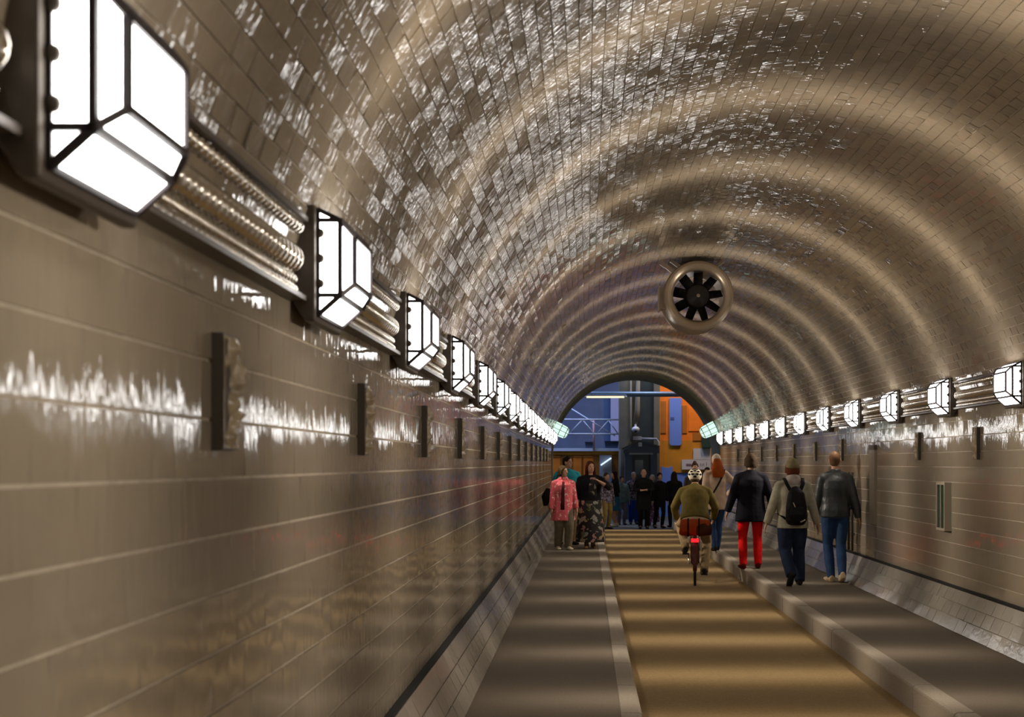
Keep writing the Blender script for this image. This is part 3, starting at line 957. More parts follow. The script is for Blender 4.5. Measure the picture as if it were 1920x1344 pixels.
# added unseen lights: cool ones stand for shaft daylight, an orange one brightens boards
for i, (x, y, z, e, c, sz) in enumerate(((-3.6, 40.6, 7.6, END_LIGHT, (0.42, 0.55, 1.0), 1.6), (1.0, 39.0, 7.7, END_LIGHT * 0.55, (0.62, 0.72, 1.0), 1.6), (3.2, 39.6, 7.0, END_LIGHT * 0.5, (1.0, 0.55, 0.20), 0.8))):
    l = bpy.data.lights.new('added_chamber_light', 'AREA'); l.size = sz; l.energy = e; l.color = c
    lo = bpy.data.objects.new('added_chamber_light', l); COL.objects.link(lo); lo.location = (x, y, z)
    if i == 2: lo.rotation_euler = (math.radians(35), 0, 0)
# ------------------------------------------------------------------ people
def fabric(name, col, rough=0.85, noise=0.18, nscale=9, bump=0.008, bscale=14, spec=0.1):
    return plain(name, col, rough, 0.0, noise, nscale, bump, bscale, spec, coords='obj')

SKIN = plain('skin', (0.46, 0.25, 0.16), 0.55, noise=0.08, nscale=10, coords='obj')
EYE = plain('eye_dark', (0.02, 0.015, 0.012), 0.2)
LIP = plain('lip', (0.30, 0.09, 0.07), 0.5)

def remeshed(b, name, mat, parent, voxel, smooth=4):
    me = b.mesh(name + '_raw')
    bm = bmesh.new(); bm.from_mesh(me); bmesh.ops.recalc_face_normals(bm, faces=bm.faces); bm.to_mesh(me); bm.free()
    tmp = bpy.data.objects.new('tmp', me); COL.objects.link(tmp)
    r = tmp.modifiers.new('r', 'REMESH'); r.mode = 'VOXEL'; r.voxel_size = voxel; r.adaptivity = 0.0; r.use_smooth_shade = True
    s = tmp.modifiers.new('s', 'SMOOTH'); s.factor = 0.5; s.iterations = smooth
    dg = bpy.context.evaluated_depsgraph_get(); dg.update()
    out = bpy.data.meshes.new_from_object(tmp.evaluated_get(dg))
    bpy.data.objects.remove(tmp); bpy.data.meshes.remove(me)
    out.name = name
    out.materials.clear()
    out.shade_smooth()
    return link(name, out, mat, parent)

def ik(a, c, l1, l2, hint):
    """middle joint of a two-bone limb from a to c, bending towards hint"""
    a, c, hint = Vector(a), Vector(c), Vector(hint)
    d = c - a; L = d.length
    if L > (l1 + l2) * 0.999:
        c = a + d * ((l1 + l2) * 0.999 / L); d = c - a; L = d.length
    x = (l1 * l1 - l2 * l2 + L * L) / (2 * L)
    h = math.sqrt(max(0, l1 * l1 - x * x))
    u = d / L
    p = hint - u * hint.dot(u)
    p = p.normalized() if p.length > 1e-6 else Vector((0, 1, 0))
    return a + u * x + p * h, c

def person(label, loc, rz, H=1.75, group=None, build=1.0, lean=0.0, pelvis_z=None, pelvis_y=0.0,
           foot_l=(-0.10, 0.0, 0.0), foot_r=(0.10, 0.0, 0.0), pitch_l=0.0, pitch_r=0.0,
           hand_l=(-0.27, 0.04, 0.80), hand_r=(0.27, 0.04, 0.80), elbow_l=(-0.12, -1, 0), elbow_r=(0.12, -1, 0), knee_out=0.08,
           head_yaw=0.0, head_pitch=0.0, skin=None, top=None, hem=0.80, top_w=1.0, sleeves=1.0, collar=True, hem_flare=1.0,
           bottom=None, leg_w=1.0, skirt=None, skirt_hem=0.1, shoe=None, hair=None, hair_style='short', hat=None, hat_mat=None,
           extra=None, voxel=0.012):
    """local axes: x right, y forward, z up; all sizes for a 1.75 m figure, scaled to H"""
    k = H / 1.75
    skin = skin or SKIN
    V = lambda *p: Vector(p)
    pz = pelvis_z if pelvis_z is not None else 0.925
    pel = V(0, pelvis_y, pz)
    def sp(x, y, z):   # point of the trunk, bent forward about the pelvis
        y0, z0 = y, z - 0.925
        return V(x, pel.y + y0 * math.cos(lean) + z0 * math.sin(lean), pel.z - y0 * math.sin(lean) + z0 * math.cos(lean))
    hips = [V(-0.088 * build, pel.y, pel.z - 0.01), V(0.088 * build, pel.y, pel.z - 0.01)]
    feet = [V(*foot_l), V(*foot_r)]; pitches = [pitch_l, pitch_r]
    ank, knee, heel, toe, mid = [], [], [], [], []
    for i in (0, 1):
        p = pitches[i]; f = feet[i]
        fw = V(0.12 * (-1 if i == 0 else 1), math.cos(p), -math.sin(p)).normalized()
        upv = V(0, math.sin(p), math.cos(p))
        ball = f + fw * 0.0
        an = f - fw * 0.10 + upv * 0.085 if p > 0.05 else f - fw * 0.05 + upv * 0.085
        if p > 0.05:     # heel up: f is the ball of the foot
            hl = f - fw * 0.15 + upv * 0.035; te = f + fw * 0.09 + V(0, 0, 0.025); md = f + upv * 0.03
        else:
            hl = f - fw * 0.10 + upv * 0.035; te = f + fw * 0.165 + upv * 0.026; md = f + fw * 0.06 + upv * 0.03
        kn, an2 = ik(hips[i], an, 0.43, 0.425, (knee_out * (-1 if i == 0 else 1), 1, 0.1))
        ank.append(an2); knee.append(kn); heel.append(hl); toe.append(te); mid.append(md)
    sho = [sp(-0.172 * build, -0.01, 1.375), sp(0.172 * build, -0.01, 1.375)]
    hands = [V(*hand_l), V(*hand_r)]; hints = [V(*elbow_l), V(*elbow_r)]
    elb, wri = [], []
    for i in (0, 1):
        e, w = ik(sho[i], hands[i], 0.285, 0.255, hints[i]); elb.append(e); wri.append(w)
    neck = sp(0, -0.015, 1.475)
    hc = sp(0, 0.015, 1.625)
    hr = Matrix.Rotation(head_yaw, 3, 'Z') @ Matrix.Rotation(-lean * 0.25 + head_pitch, 3, 'X')
    # ---- body
    b = MB()
    tors = [((0.150, 0.105), 0.865), ((0.165, 0.115), 0.93), ((0.150, 0.105), 1.03), ((0.138, 0.098), 1.12), ((0.155, 0.112), 1.25), ((0.160, 0.105), 1.34), ((0.118, 0.080), 1.415), ((0.062, 0.062), 1.47)]
    b.tube([sp(0, 0, z) for _, z in tors], [(r[0] * build, r[1] * build) for r, _ in tors], 18, side=(1, 0, 0))
    b.tube([sp(0, -0.015, 1.43), neck, hc - hr @ V(0, 0.012, 0.06)], [0.062, 0.054, 0.052], 12, side=(1, 0, 0))
    b.ball(hc + hr @ V(0, -0.008, 0.018), (0.074, 0.094, 0.102), 18, 12, hr)
    b.ball(hc + hr @ V(0, 0.016, -0.045), (0.060, 0.070, 0.075), 16, 10, hr)
    b.ball(hc + hr @ V(0, 0.045, -0.088), (0.030, 0.030, 0.026), 10, 8, hr)
    b.tube([hc + hr @ V(0, 0.082, 0.022), hc + hr @ V(0, 0.100, -0.012), hc + hr @ V(0, 0.090, -0.032)], [0.009, 0.014, 0.017], 8)
    for sx in (-1, 1): b.ball(hc + hr @ V(sx * 0.077, -0.006, -0.008), (0.012, 0.020, 0.032), 8, 6, hr)
    for i in (0, 1):
        b.tube([sho[i] + V(0, 0, 0.0), sho[i] * 0.6 + elb[i] * 0.4, elb[i], elb[i] * 0.6 + wri[i] * 0.4, wri[i]], [0.056, 0.050, 0.041, 0.041, 0.028], 12)
        b.ball(sho[i], 0.056, 10, 8)
        b.tube([sp(0, -0.02, 1.455), sho[i] + V(0, 0, 0.005)], [0.045, 0.045], 10)
        b.tube([hips[i], hips[i] * 0.5 + knee[i] * 0.5, knee[i], knee[i] * 0.65 + ank[i] * 0.35, ank[i]], [0.090, 0.078, 0.055, 0.056, 0.036], 12)
        b.tube([heel[i] + V(0, 0, 0.01), ank[i] * 0.5 + mid[i] * 0.5, mid[i], toe[i]], [0.034, 0.04, (0.042, 0.028), (0.034, 0.016)], 10)
        # hand: palm, four fingers slightly curled, thumb from the side
        d = (wri[i] - elb[i]).normalized()
        sd = V(0, 1, 0) if abs(d.y) < 0.7 else V(0, 0, 1)
        sd = (sd - d * sd.dot(d)).normalized()          # across the palm (thumb side forwards)
        nr = d.cross(sd)
        inn = nr if (nr.x > 0) == (i == 0) else -nr      # towards the body
        pc = wri[i] + d * 0.045
        b.tube([wri[i] - d * 0.01, pc, wri[i] + d * 0.092], [(0.026, 0.020), (0.040, 0.017), (0.038, 0.014)], 10, side=sd)
        for q, (off, ln) in enumerate(((0.030, 0.068), (0.011, 0.076), (-0.009, 0.070), (-0.028, 0.055))):
            f0 = wri[i] + d * 0.085 + sd * off
            f1 = f0 + d * (ln * 0.52) + inn * 0.010
            f2 = f1 + (d * 0.8 + inn * 0.6).normalized() * (ln * 0.5)
            b.tube([f0, f1, f2], [0.0098, 0.009, 0.0078], 8)
        t0 = wri[i] + d * 0.030 + sd * 0.030
        b.tube([t0, t0 + (d + sd * 0.75 + inn * 0.3).normalized() * 0.035, t0 + (d + sd * 0.75 + inn * 0.3).normalized() * 0.035 + (d + inn * 0.4).normalized() * 0.028], [0.013, 0.011, 0.009], 8)
    body = remeshed(b, 'person', skin, None, min(voxel, 0.011) if voxel < 0.015 else voxel, 2)
    # ---- face details
    for sx in (-1, 1):
        MB().ball(hc + hr @ V(sx * 0.030, 0.074, 0.018), (0.012, 0.010, 0.008), 8, 6, hr).build('eye', EYE, body, True)
    MB().ball(hc + hr @ V(0, 0.078, -0.058), (0.024, 0.012, 0.006), 8, 6, hr).build('mouth', LIP, body, True)
    # ---- trousers or skirt
    if bottom is not None:
        b = MB(); g = 0.014
        b.tube([sp(0, 0, z) for z in (0.84, 0.92, 1.02)], [((0.158) * build + g, 0.112 * build + g), (0.168 * build + g, 0.122 * build + g), (0.150 * build + g, 0.110 * build + g)], 16, side=(1, 0, 0))
        for i in (0, 1):
            cuff = ank[i] + (knee[i] - ank[i]).normalized() * -0.03
            b.tube([hips[i] + V(0, 0, 0.02), hips[i] * 0.5 + knee[i] * 0.5, knee[i], knee[i] * 0.5 + ank[i] * 0.5, cuff],
                   [0.100 * build + 0.004, max(0.090, 0.086 * leg_w + 0.004), max(0.068, 0.068 * leg_w), max(0.068, 0.064 * leg_w), max(0.052, 0.056 * leg_w)], 14)
        remeshed(b, 'trousers', bottom, body, voxel, 3)
    if skirt is not None:
        b = MB()
        zt = 1.06
        pts = [sp(0, 0, 1.06), V(0, pel.y, pel.z), V(0, pel.y, 0.5), V(0, pel.y, skirt_hem)]
        b.tube(pts, [(0.155 * build, 0.115 * build), (0.195 * build, 0.15 * build), (0.23 * build, 0.20 * build), (0.26 * build, 0.24 * build)], 20, side=(1, 0, 0))
        remeshed(b, 'skirt', skirt, body, voxel, 3)
    # ---- shoes
    if shoe is not None:
        for i in (0, 1):
            b = MB()
            b.tube([heel[i] + V(0, -0.012, 0.012), (heel[i] + mid[i]) / 2 + V(0, 0, 0.012), mid[i], toe[i] + V(0, 0.012, 0.004)], [(0.036, 0.044), (0.042, 0.048), (0.050, 0.036), (0.038, 0.022)], 12)
            b.tube([ank[i] + V(0, 0, 0.03), (heel[i] + mid[i]) / 2], [0.048, 0.046], 10)
            remeshed(b, 'shoe', shoe, body, max(0.010, voxel * 0.8), 2)
    # ---- jacket, shirt
    if top is not None:
        b = MB(); g = 0.020 * top_w
        zs = [hem, min(hem + 0.10, 0.97), 1.03, 1.13, 1.25, 1.35, 1.425, 1.47]
        base = {0: (0.172, 0.125), 1: (0.172, 0.124), 2: (0.158, 0.112), 3: (0.150, 0.108), 4: (0.164, 0.118), 5: (0.160, 0.112), 6: (0.112, 0.084), 7: (0.066, 0.066)}
        rr = []
        for q in range(8):
            f = hem_flare if q == 0 else (1 + (hem_flare - 1) * 0.6 if q == 1 else 1)
            gg = g if q < 6 else g * 0.5
            rr.append(((base[q][0] * build + gg) * f, (base[q][1] * build + gg) * f))
        b.tube([sp(0, 0, z) for z in zs], rr, 20, side=(1, 0, 0))
        if collar: b.tube([sp(0, -0.012, 1.45), sp(0, -0.012, 1.505)], [0.075, 0.070], 14, side=(1, 0, 0))
        for i in (0, 1):
            b.ball(sho[i], 0.058 + g * 0.5, 12, 8)
            b.tube([sp(0, -0.018, 1.450), sho[i] * 0.5 + sp(0, -0.018, 1.450) * 0.5 + V(0, 0, 0.004), sho[i] + V(0, 0, 0.002)], [0.056, 0.056 + g * 0.3, 0.056 + g * 0.5], 12)
            e2 = elb[i]; w2 = elb[i] + (wri[i] - elb[i]) * min(1, max(0, (sleeves - 0.5) * 2))
            if sleeves > 0.5:
                b.tube([sho[i], sho[i] * 0.5 + e2 * 0.5, e2, (e2 + w2) / 2, w2], [0.058 + g * 0.5, 0.056 + g * 0.5, 0.050 + g * 0.5, 0.046 + g * 0.5, 0.039 + g * 0.4], 14)
            else:
                e3 = sho[i] + (e2 - sho[i]) * sleeves * 2
                b.tube([sho[i], e3], [0.058 + g * 0.5, 0.058 + g * 0.6], 14)
        remeshed(b, 'jacket', top, body, voxel, 4)
    # ---- hair
    if hair is not None:
        b = MB()
        if hair_style == 'buzz':
            b.ball(hc + hr @ V(0, -0.022, 0.020), (0.077, 0.090, 0.103), 16, 12, hr)
            b.ball(hc + hr @ V(0, -0.045, -0.020), (0.068, 0.058, 0.070), 14, 10, hr)
        elif hair_style != 'bald':
            b.ball(hc + hr @ V(0, -0.022, 0.036), (0.084, 0.100, 0.100), 16, 12, hr)
            b.ball(hc + hr @ V(0, -0.052, -0.010), (0.076, 0.066, 0.085), 14, 10, hr)
        if hair_style == 'long':
            b.tube([hc + hr @ V(0, -0.045, 0.03), hc + hr @ V(0, -0.062, -0.08), sp(0, -0.10, 1.44), sp(0, -0.125, 1.34)], [(0.088, 0.062), (0.092, 0.056), (0.10, 0.045), (0.07, 0.03)], 14, side=(1, 0, 0))
            for sx in (-1, 1): b.tube([hc + hr @ V(sx * 0.066, -0.005, 0.05), hc + hr @ V(sx * 0.078, 0.004, -0.05), sp(sx * 0.085, 0.0, 1.46)], [0.030, 0.030, 0.028], 10)
        if hair_style == 'bob':
            b.tube([hc + hr @ V(0, -0.035, 0.03), hc + hr @ V(0, -0.045, -0.09)], [(0.090, 0.075), (0.088, 0.060)], 14, side=(1, 0, 0))
            for sx in (-1, 1): b.tube([hc + hr @ V(sx * 0.068, 0.0, 0.05), hc + hr @ V(sx * 0.078, 0.004, -0.07)], [0.030, 0.028], 10)
        if hair_style == 'bun':
            b.ball(hc + hr @ V(0, -0.045, 0.125), 0.045, 12, 8)
        if hair_style == 'bald':
            for sx in (-1, 1): b.ball(hc + hr @ V(sx * 0.060, -0.040, -0.020), (0.022, 0.055, 0.045), 10, 8, hr)
            b.ball(hc + hr @ V(0, -0.075, -0.025), (0.060, 0.030, 0.042), 12, 8, hr)
        remeshed(b, 'hair', hair, body, max(0.010, voxel * 0.8), 3)
    if hat == 'beanie':
        b = MB()
        b.ball(hc + hr @ V(0, -0.015, 0.050), (0.092, 0.108, 0.095), 18, 12, hr)
        b.tube([hc + hr @ V(0, -0.015, 0.008), hc + hr @ V(0, -0.018, 0.055)], [(0.094, 0.110), (0.096, 0.112)], 18, side=hr @ V(1, 0, 0))
        remeshed(b, 'beanie', hat_mat, body, 0.010, 3)
    if hat == 'helmet':
        b = MB()
        c0 = hc + hr @ V(0, -0.012, 0.045)
        b.ball(c0, (0.108, 0.130, 0.105), 20, 14, hr)
        hl = remeshed(b, 'helmet', hat_mat[0], body, 0.010, 3)
        vents = []
        for th, fi in ((-0.62, 0.55), (0.0, 0.72), (0.62, 0.55), (-0.36, 0.16), (0.36, 0.16), (-0.95, 0.10), (0.95, 0.10), (0.0, 1.15), (-0.55, 1.05), (0.55, 1.05), (0.0, -0.22)):
            dr = V(math.sin(th) * math.cos(fi), -math.cos(th) * math.cos(fi), math.sin(fi))
            p = c0 + hr @ V(dr.x * 0.107, dr.y * 0.129, dr.z * 0.104)
            q_ = dr.to_track_quat('Z', 'Y').to_matrix()
            MB().ball(p, (0.029, 0.017, 0.007), 8, 5, hr @ q_).build('vent', hat_mat[1], hl, True)
    body.location = loc
    body.rotation_euler = (0, 0, rz)
    body.scale = (k, k, k)
    tag(body, label, 'person', group)
    return body, dict(sp=sp, sho=sho, elb=elb, wri=wri, hc=hc, k=k, hr=hr, pel=pel)

F = {}
def fab(name, *a, **kw):
    if name not in F: F[name] = fabric(name, *a, **kw)
    return F[name]

def dotted(name, base, spots, scale, thr, stretch=(1, 1, 1)):
    """printed cloth: blotches of several colours on a ground"""
    m, nt, b = new_mat(name)
    tc = nt.nodes.new('ShaderNodeTexCoord')
    mp = nt.nodes.new('ShaderNodeMapping'); mp.inputs['Scale'].default_value = stretch
    nt.links.new(tc.outputs['Object'], mp.inputs[0])
    n = nt.nodes.new('ShaderNodeTexNoise'); n.inputs['Scale'].default_value = scale; n.inputs['Detail'].default_value = 2
    nt.links.new(mp.outputs[0], n.inputs['Vector'])
    v = nt.nodes.new('ShaderNodeTexVoronoi'); v.inputs['Scale'].default_value = scale * 0.8
    nt.links.new(mp.outputs[0], v.inputs['Vector'])
    sepc = nt.nodes.new('ShaderNodeSeparateColor'); nt.links.new(v.outputs['Color'], sepc.inputs[0])
    cr = nt.nodes.new('ShaderNodeValToRGB'); cr.color_ramp.interpolation = 'CONSTANT'
    els = cr.color_ramp.elements
    while len(els) < len(spots): els.new(0.5)
    for i, c in enumerate(spots):
        els[i].position = i / len(spots); els[i].color = (*c, 1)
    nt.links.new(sepc.outputs[0], cr.inputs[0])
    gt = nt.nodes.new('ShaderNodeMath'); gt.operation = 'GREATER_THAN'; gt.inputs[1].default_value = thr
    nt.links.new(n.outputs['Fac'], gt.inputs[0])
    mx = nt.nodes.new('ShaderNodeMix'); mx.data_type = 'RGBA'
    mx.inputs['A'].default_value = (*base, 1)
    nt.links.new(gt.outputs[0], mx.inputs['Factor']); nt.links.new(cr.outputs[0], mx.inputs['B'])
    nt.links.new(mx.outputs['Result'], b.inputs['Base Color'])
    b.inputs['Roughness'].default_value = 0.85
    return m

FLORAL = dotted('floral_cloth', (0.010, 0.009, 0.010), [(0.30, 0.25, 0.12), (0.36, 0.18, 0.16), (0.26, 0.26, 0.22), (0.12, 0.12, 0.05)], 11, 0.545)
PINK = dotted('pink_rain_cloth', (0.62, 0.10, 0.12), [(0.80, 0.45, 0.45), (0.72, 0.22, 0.22), (0.85, 0.6, 0.55)], 24, 0.60)
PATT = dotted('patterned_cloth', (0.05, 0.035, 0.06), [(0.28, 0.22, 0.30), (0.20, 0.20, 0.26)], 16, 0.52)
PURPLE = dotted('purple_cloth', (0.12, 0.05, 0.14), [(0.40, 0.28, 0.45), (0.55, 0.5, 0.6)], 14, 0.60)
HAIRD = fab('dark_hair', (0.020, 0.013, 0.009), bump=0.010, bscale=40)
HAIRB = fab('brown_hair', (0.050, 0.030, 0.012), bump=0.010, bscale=40)
HAIRR = fab('reddish_hair', (0.075, 0.018, 0.010), bump=0.010, bscale=40)
BLACK = fab('black_cloth', (0.009, 0.009, 0.011))
NAVY = fab('navy_cloth', (0.009, 0.009, 0.015))
JEANS = fab('jeans', (0.030, 0.062, 0.145))
DJEANS = fab('dark_jeans', (0.020, 0.030, 0.062))
RED = fab('red_trousers_cloth', (0.80, 0.012, 0.012), noise=0.08)
BEIGE = fab('beige_coat', (0.56, 0.41, 0.30))
GREYG = fab('grey_hoodie', (0.37, 0.345, 0.26))
LEATHER = fab('dark_leather', (0.030, 0.034, 0.037), rough=0.42, spec=0.5)
OLIVE = fab('olive_jacket', (0.125, 0.095, 0.026))
TAN = fab('tan_trousers', (0.33, 0.235, 0.125))
TEAL = fab('teal_sweater', (0.022, 0.26, 0.33))
GREYT = fab('grey_trousers', (0.15, 0.125, 0.085))
WHITE = fab('white_shoe', (0.62, 0.54, 0.42))
CREAM = fab('cream_shoe', (0.55, 0.42, 0.27))
DARKSH = fab('dark_shoe', (0.025, 0.022, 0.02))

def spot(x, d):
    return (x - 1100.0) * d / FPX + CAMX

# --- walkers on the right footway
p, J = person('close cropped man in a dark leather jacket and blue jeans walking by the right wall', (spot(1566, 16.9), 16.9, 0), 0.0, 1.80, build=1.02,
       foot_l=(-0.075, -0.02, 0.0), foot_r=(0.055, -0.18, 0.015), pitch_r=0.35, hand_l=(-0.27, 0.10, 0.80), hand_r=(0.31, -0.08, 0.80),
       top=LEATHER, hem=0.86, top_w=1.3, bottom=JEANS, leg_w=0.86, shoe=CREAM, hair=fab('brown_stubble', (0.12, 0.062, 0.03), rough=0.5, bump=0.002), hair_style='buzz', head_yaw=-0.35,
       group='people walking away on the right footway')
p, J = person('man in a grey hooded jacket and beanie carrying a black backpack', (spot(1486, 16.4), 16.4, 0), 0.03, 1.69, build=1.10,
       foot_l=(-0.09, -0.30, 0.045), pitch_l=0.95, foot_r=(0.10, 0.02, 0.0), hand_l=(-0.37, 0.06, 0.79), hand_r=(0.37, 0.02, 0.77), pelvis_z=0.915,
       top=GREYG, hem=0.80, top_w=1.5, bottom=DJEANS, leg_w=1.30, shoe=DARKSH, hair=fab('auburn_hair', (0.10, 0.03, 0.014)), hair_style='bob', hat='beanie', hat_mat=fab('olive_beanie', (0.20, 0.165, 0.085)),
       group='people walking away on the right footway')
sp = J['sp']
b = MB()
for z, r in ((1.40, 0.085), (1.43, 0.10), (1.475, 0.105), (1.515, 0.095)): pass
b.tube([sp(0, -0.075, 1.385), sp(0, -0.06, 1.44), sp(0, -0.03, 1.485), sp(0, -0.02, 1.52)], [(0.10, 0.06), (0.115, 0.085), (0.105, 0.095), (0.090, 0.085)], 16, side=(1, 0, 0))
remeshed(b, 'hood', fab('pale_hood', (0.40, 0.345, 0.315)), p, 0.011, 4)
BACKM = p
def on_person(pp, o):
    o.location = pp.location; o.rotation_euler = pp.rotation_euler; o.scale = pp.scale
    return o
bagm = fab('black_bag', (0.010, 0.010, 0.011), rough=0.5, bump=0.012, bscale=18)
bp = on_person(p, empty('backpack', (0, 0, 0)))
b = MB()
b.tube([sp(0, -0.245, 0.86), sp(0, -0.26, 0.92), sp(0, -0.27, 1.10), sp(0, -0.25, 1.28), sp(0.0, -0.20, 1.36)], [(0.115, 0.06), (0.15, 0.085), (0.145, 0.10), (0.115, 0.085), (0.06, 0.05)], 16, side=(1, 0, 0))
remeshed(b, 'bag_body', bagm, bp, 0.011, 3)
b = MB().tube([sp(0, -0.34, 0.92), sp(0, -0.365, 1.0), sp(0, -0.35, 1.10)], [(0.09, 0.03), (0.115, 0.04), (0.095, 0.03)], 14, side=(1, 0, 0))
remeshed(b, 'front_pocket', bagm, bp, 0.011, 3)
for sx in (-1, 1):
    MB().tube([sp(sx * 0.07, -0.20, 1.33), sp(sx * 0.115, -0.155, 1.42), sp(sx * 0.125, -0.06, 1.485), sp(sx * 0.125, 0.07, 1.44), sp(sx * 0.13, 0.155, 1.30), sp(sx * 0.15, 0.15, 1.12), sp(sx * 0.19, 0.0, 1.0), sp(sx * 0.13, -0.20, 0.93)], (0.026, 0.010), 8, side=(1, 0, 0)).build('strap', bagm, bp, True)
MB().bar(sp(0.04, -0.365, 0.90), sp(0.10, -0.34, 0.93), 0.03, 0.01).bar(sp(-0.02, -0.375, 1.06), sp(-0.06, -0.36, 1.16), 0.012, 0.01).build('reflective_tab', WHITE, bp)
tag(bp, 'black backpack on the back of the man in the grey hooded jacket', 'backpack')

p, J = person('person in a dark coat and bright red trousers walking along the kerb', (spot(1408, 18.9), 18.9, 0.004), 0.0, 1.775, build=1.10,
       foot_l=(-0.13, -0.02, 0.0), foot_r=(0.12, 0.10, 0.0), hand_l=(-0.36, 0.04, 0.84), hand_r=(0.34, 0.08, 0.90),
       top=NAVY, hem=0.715, top_w=1.6, hem_flare=1.10, bottom=RED, leg_w=1.02, shoe=fab('dark_red_shoe', (0.10, 0.012, 0.012)), hair=fab('dark_wavy_hair', (0.034, 0.022, 0.012), bump=0.012, bscale=30), hair_style='bob',
       group='people walking away on the right footway')
p, J = person('person in a beige coat with a long rust scarf walking beside the cyclist', (spot(1343, 22.7), 22.7, 0.004), 0.10, 1.79,
       foot_l=(-0.05, -0.02, 0.0), foot_r=(0.06, 0.20, 0.0), hand_l=(-0.20, 0.20, 1.00), hand_r=(0.27, 0.20, 1.02), elbow_r=(1, -0.6, 0),
       top=BEIGE, hem=0.75, top_w=1.5, hem_flare=1.10, bottom=JEANS, leg_w=0.95, shoe=DARKSH, hair=fab('grey_hair', (0.50, 0.42, 0.34)), hair_style='short', 
       group='people walking away on the right footway')
sp = J['sp']; hc = J['hc']
b = MB()
b.tube([hc + Vector((0, -0.085, 0.05)), hc + Vector((0, -0.115, -0.04)), sp(0, -0.14, 1.49), sp(0, -0.16, 1.40), sp(0, -0.17, 1.33)], [(0.06, 0.03), (0.085, 0.04), (0.115, 0.05), (0.12, 0.035), (0.10, 0.02)], 16, side=(1, 0, 0))
b.tube([sp(0, -0.02, 1.44), sp(0, -0.02, 1.54)], [0.105, 0.095], 16, side=(1, 0, 0))
remeshed(b, 'scarf', fab('rust_scarf', (0.36, 0.075, 0.012)), p, 0.012, 4)
st = MB().tube([sp(0.15, -0.02, 1.475), sp(0.11, -0.13, 1.40), sp(0.0, -0.165, 1.20), sp(-0.12, -0.16, 1.0), sp(-0.215, -0.06, 0.90)], (0.016, 0.006), 8, side=(1, 0, 0)).build('bag_strap', DARKSH, p, True)

# --- the group coming on the left footway
p, J = person('woman in a pink rain jacket and wide grey trousers on the left footway', (spot(1056, 23.1), 23.1, 0), PI + 0.25, 1.58, build=1.08,
       foot_l=(-0.10, 0.10, 0.0), foot_r=(0.10, -0.02, 0.0), hand_l=(-0.26, 0.10, 0.86), hand_r=(0.28, 0.12, 0.78), head_yaw=0.75,
       top=PINK, hem=0.61, top_w=1.7, hem_flare=1.22, bottom=GREYT, leg_w=1.45, shoe=WHITE, hair=HAIRB, hair_style='bob', group='people coming along the left footway')
sp = J['sp']
b = MB().tube([sp(0, 0.005, 1.42), sp(0, -0.03, 1.47), sp(0, -0.05, 1.50)], [(0.12, 0.10), (0.115, 0.10), (0.10, 0.075)], 16, side=(1, 0, 0))
remeshed(b, 'hood', PINK, p, 0.012, 4)
MB().tube([sp(0.03, 0.150, 1.42), sp(0.045, 0.168, 1.25), sp(0.05, 0.172, 1.05), sp(0.06, 0.185, 0.84)], [(0.028, 0.006), (0.034, 0.006), (0.040, 0.006), (0.045, 0.006)], 10, side=(1, 0, 0)).build('dark_shirt_front', fab('maroon_shirt', (0.06, 0.012, 0.018)), p, True)
p, J = person('dark haired man in a teal sweater behind the pink jacket', (spot(1064, 24.6), 24.6, 0), PI + 0.35, 1.77, build=1.18,
       foot_l=(-0.10, 0.10, 0.0), foot_r=(0.12, -0.12, 0.0), hand_l=(-0.36, 0.05, 0.84), hand_r=(0.38, 0.02, 0.86), head_yaw=0.65,
       top=TEAL, hem=0.84, top_w=1.4, bottom=TAN, leg_w=1.1, shoe=DARKSH, hair=HAIRD, hair_style='short', group='people coming along the left footway')
MB_ = on_person(p, empty('shoulder_bag', (0, 0, 0)))
sp = J['sp']
b = MB().tube([sp(0.36, -0.02, 0.78), sp(0.38, -0.02, 0.95), sp(0.34, -0.02, 1.10)], [(0.14, 0.07), (0.16, 0.09), (0.10, 0.06)], 14, side=(1, 0, 0))
remeshed(b, 'bag_body', bagm, MB_, 0.012, 3)
MB().tube([sp(0.33, -0.02, 1.08), sp(0.26, -0.10, 1.30), sp(0.16, -0.07, 1.49), sp(0.24, 0.10, 1.35), sp(0.35, 0.02, 1.10)], (0.018, 0.006), 8, side=(0, 1, 0)).build('strap', bagm, MB_, True)
tag(MB_, 'black shoulder bag at the side of the man in teal', 'bag')
p, J = person('long haired woman in a black floral dress on the left footway', (spot(1107, 23.5), 23.5, 0), PI + 0.10, 1.67, build=1.20,
       foot_l=(-0.06, 0.02, 0.0), foot_r=(0.09, 0.10, 0.0), hand_l=(-0.16, 0.20, 1.34), elbow_l=(-1, -0.3, -0.6), hand_r=(0.33, 0.04, 0.84), head_yaw=0.25,
       top=BLACK, hem=0.96, top_w=1.2, sleeves=0.75, collar=False, skirt=FLORAL, skirt_hem=0.13, bottom=None, shoe=fab('tan_sandal', (0.24, 0.13, 0.07)), hair=HAIRR, hair_style='long', group='people coming along the left footway')
sp = J['sp']
b = MB().tube([sp(-0.02, 0.112, 0.98), sp(-0.03, 0.150, 1.15), sp(-0.04, 0.158, 1.28), sp(-0.04, 0.120, 1.42)], [(0.10, 0.02), (0.09, 0.02), (0.085, 0.02), (0.06, 0.02)], 12, side=(1, 0, 0))
remeshed(b, 'dress_front', FLORAL, p, 0.012, 3)

# --- people waiting in the far chamber
def far(label, x, d, rz, top_y, **kw):
    z0 = ROAD_Z - 0.004 if d > ROAD_END else kw.pop('z0', ROAD_Z)
    H = (CAMZ - (top_y - 868.0) * d / FPX) - z0
    kw.setdefault('group', 'people waiting at the far end')
    return person(label, (spot(x, d), d, z0), rz, H, voxel=0.018, **kw)

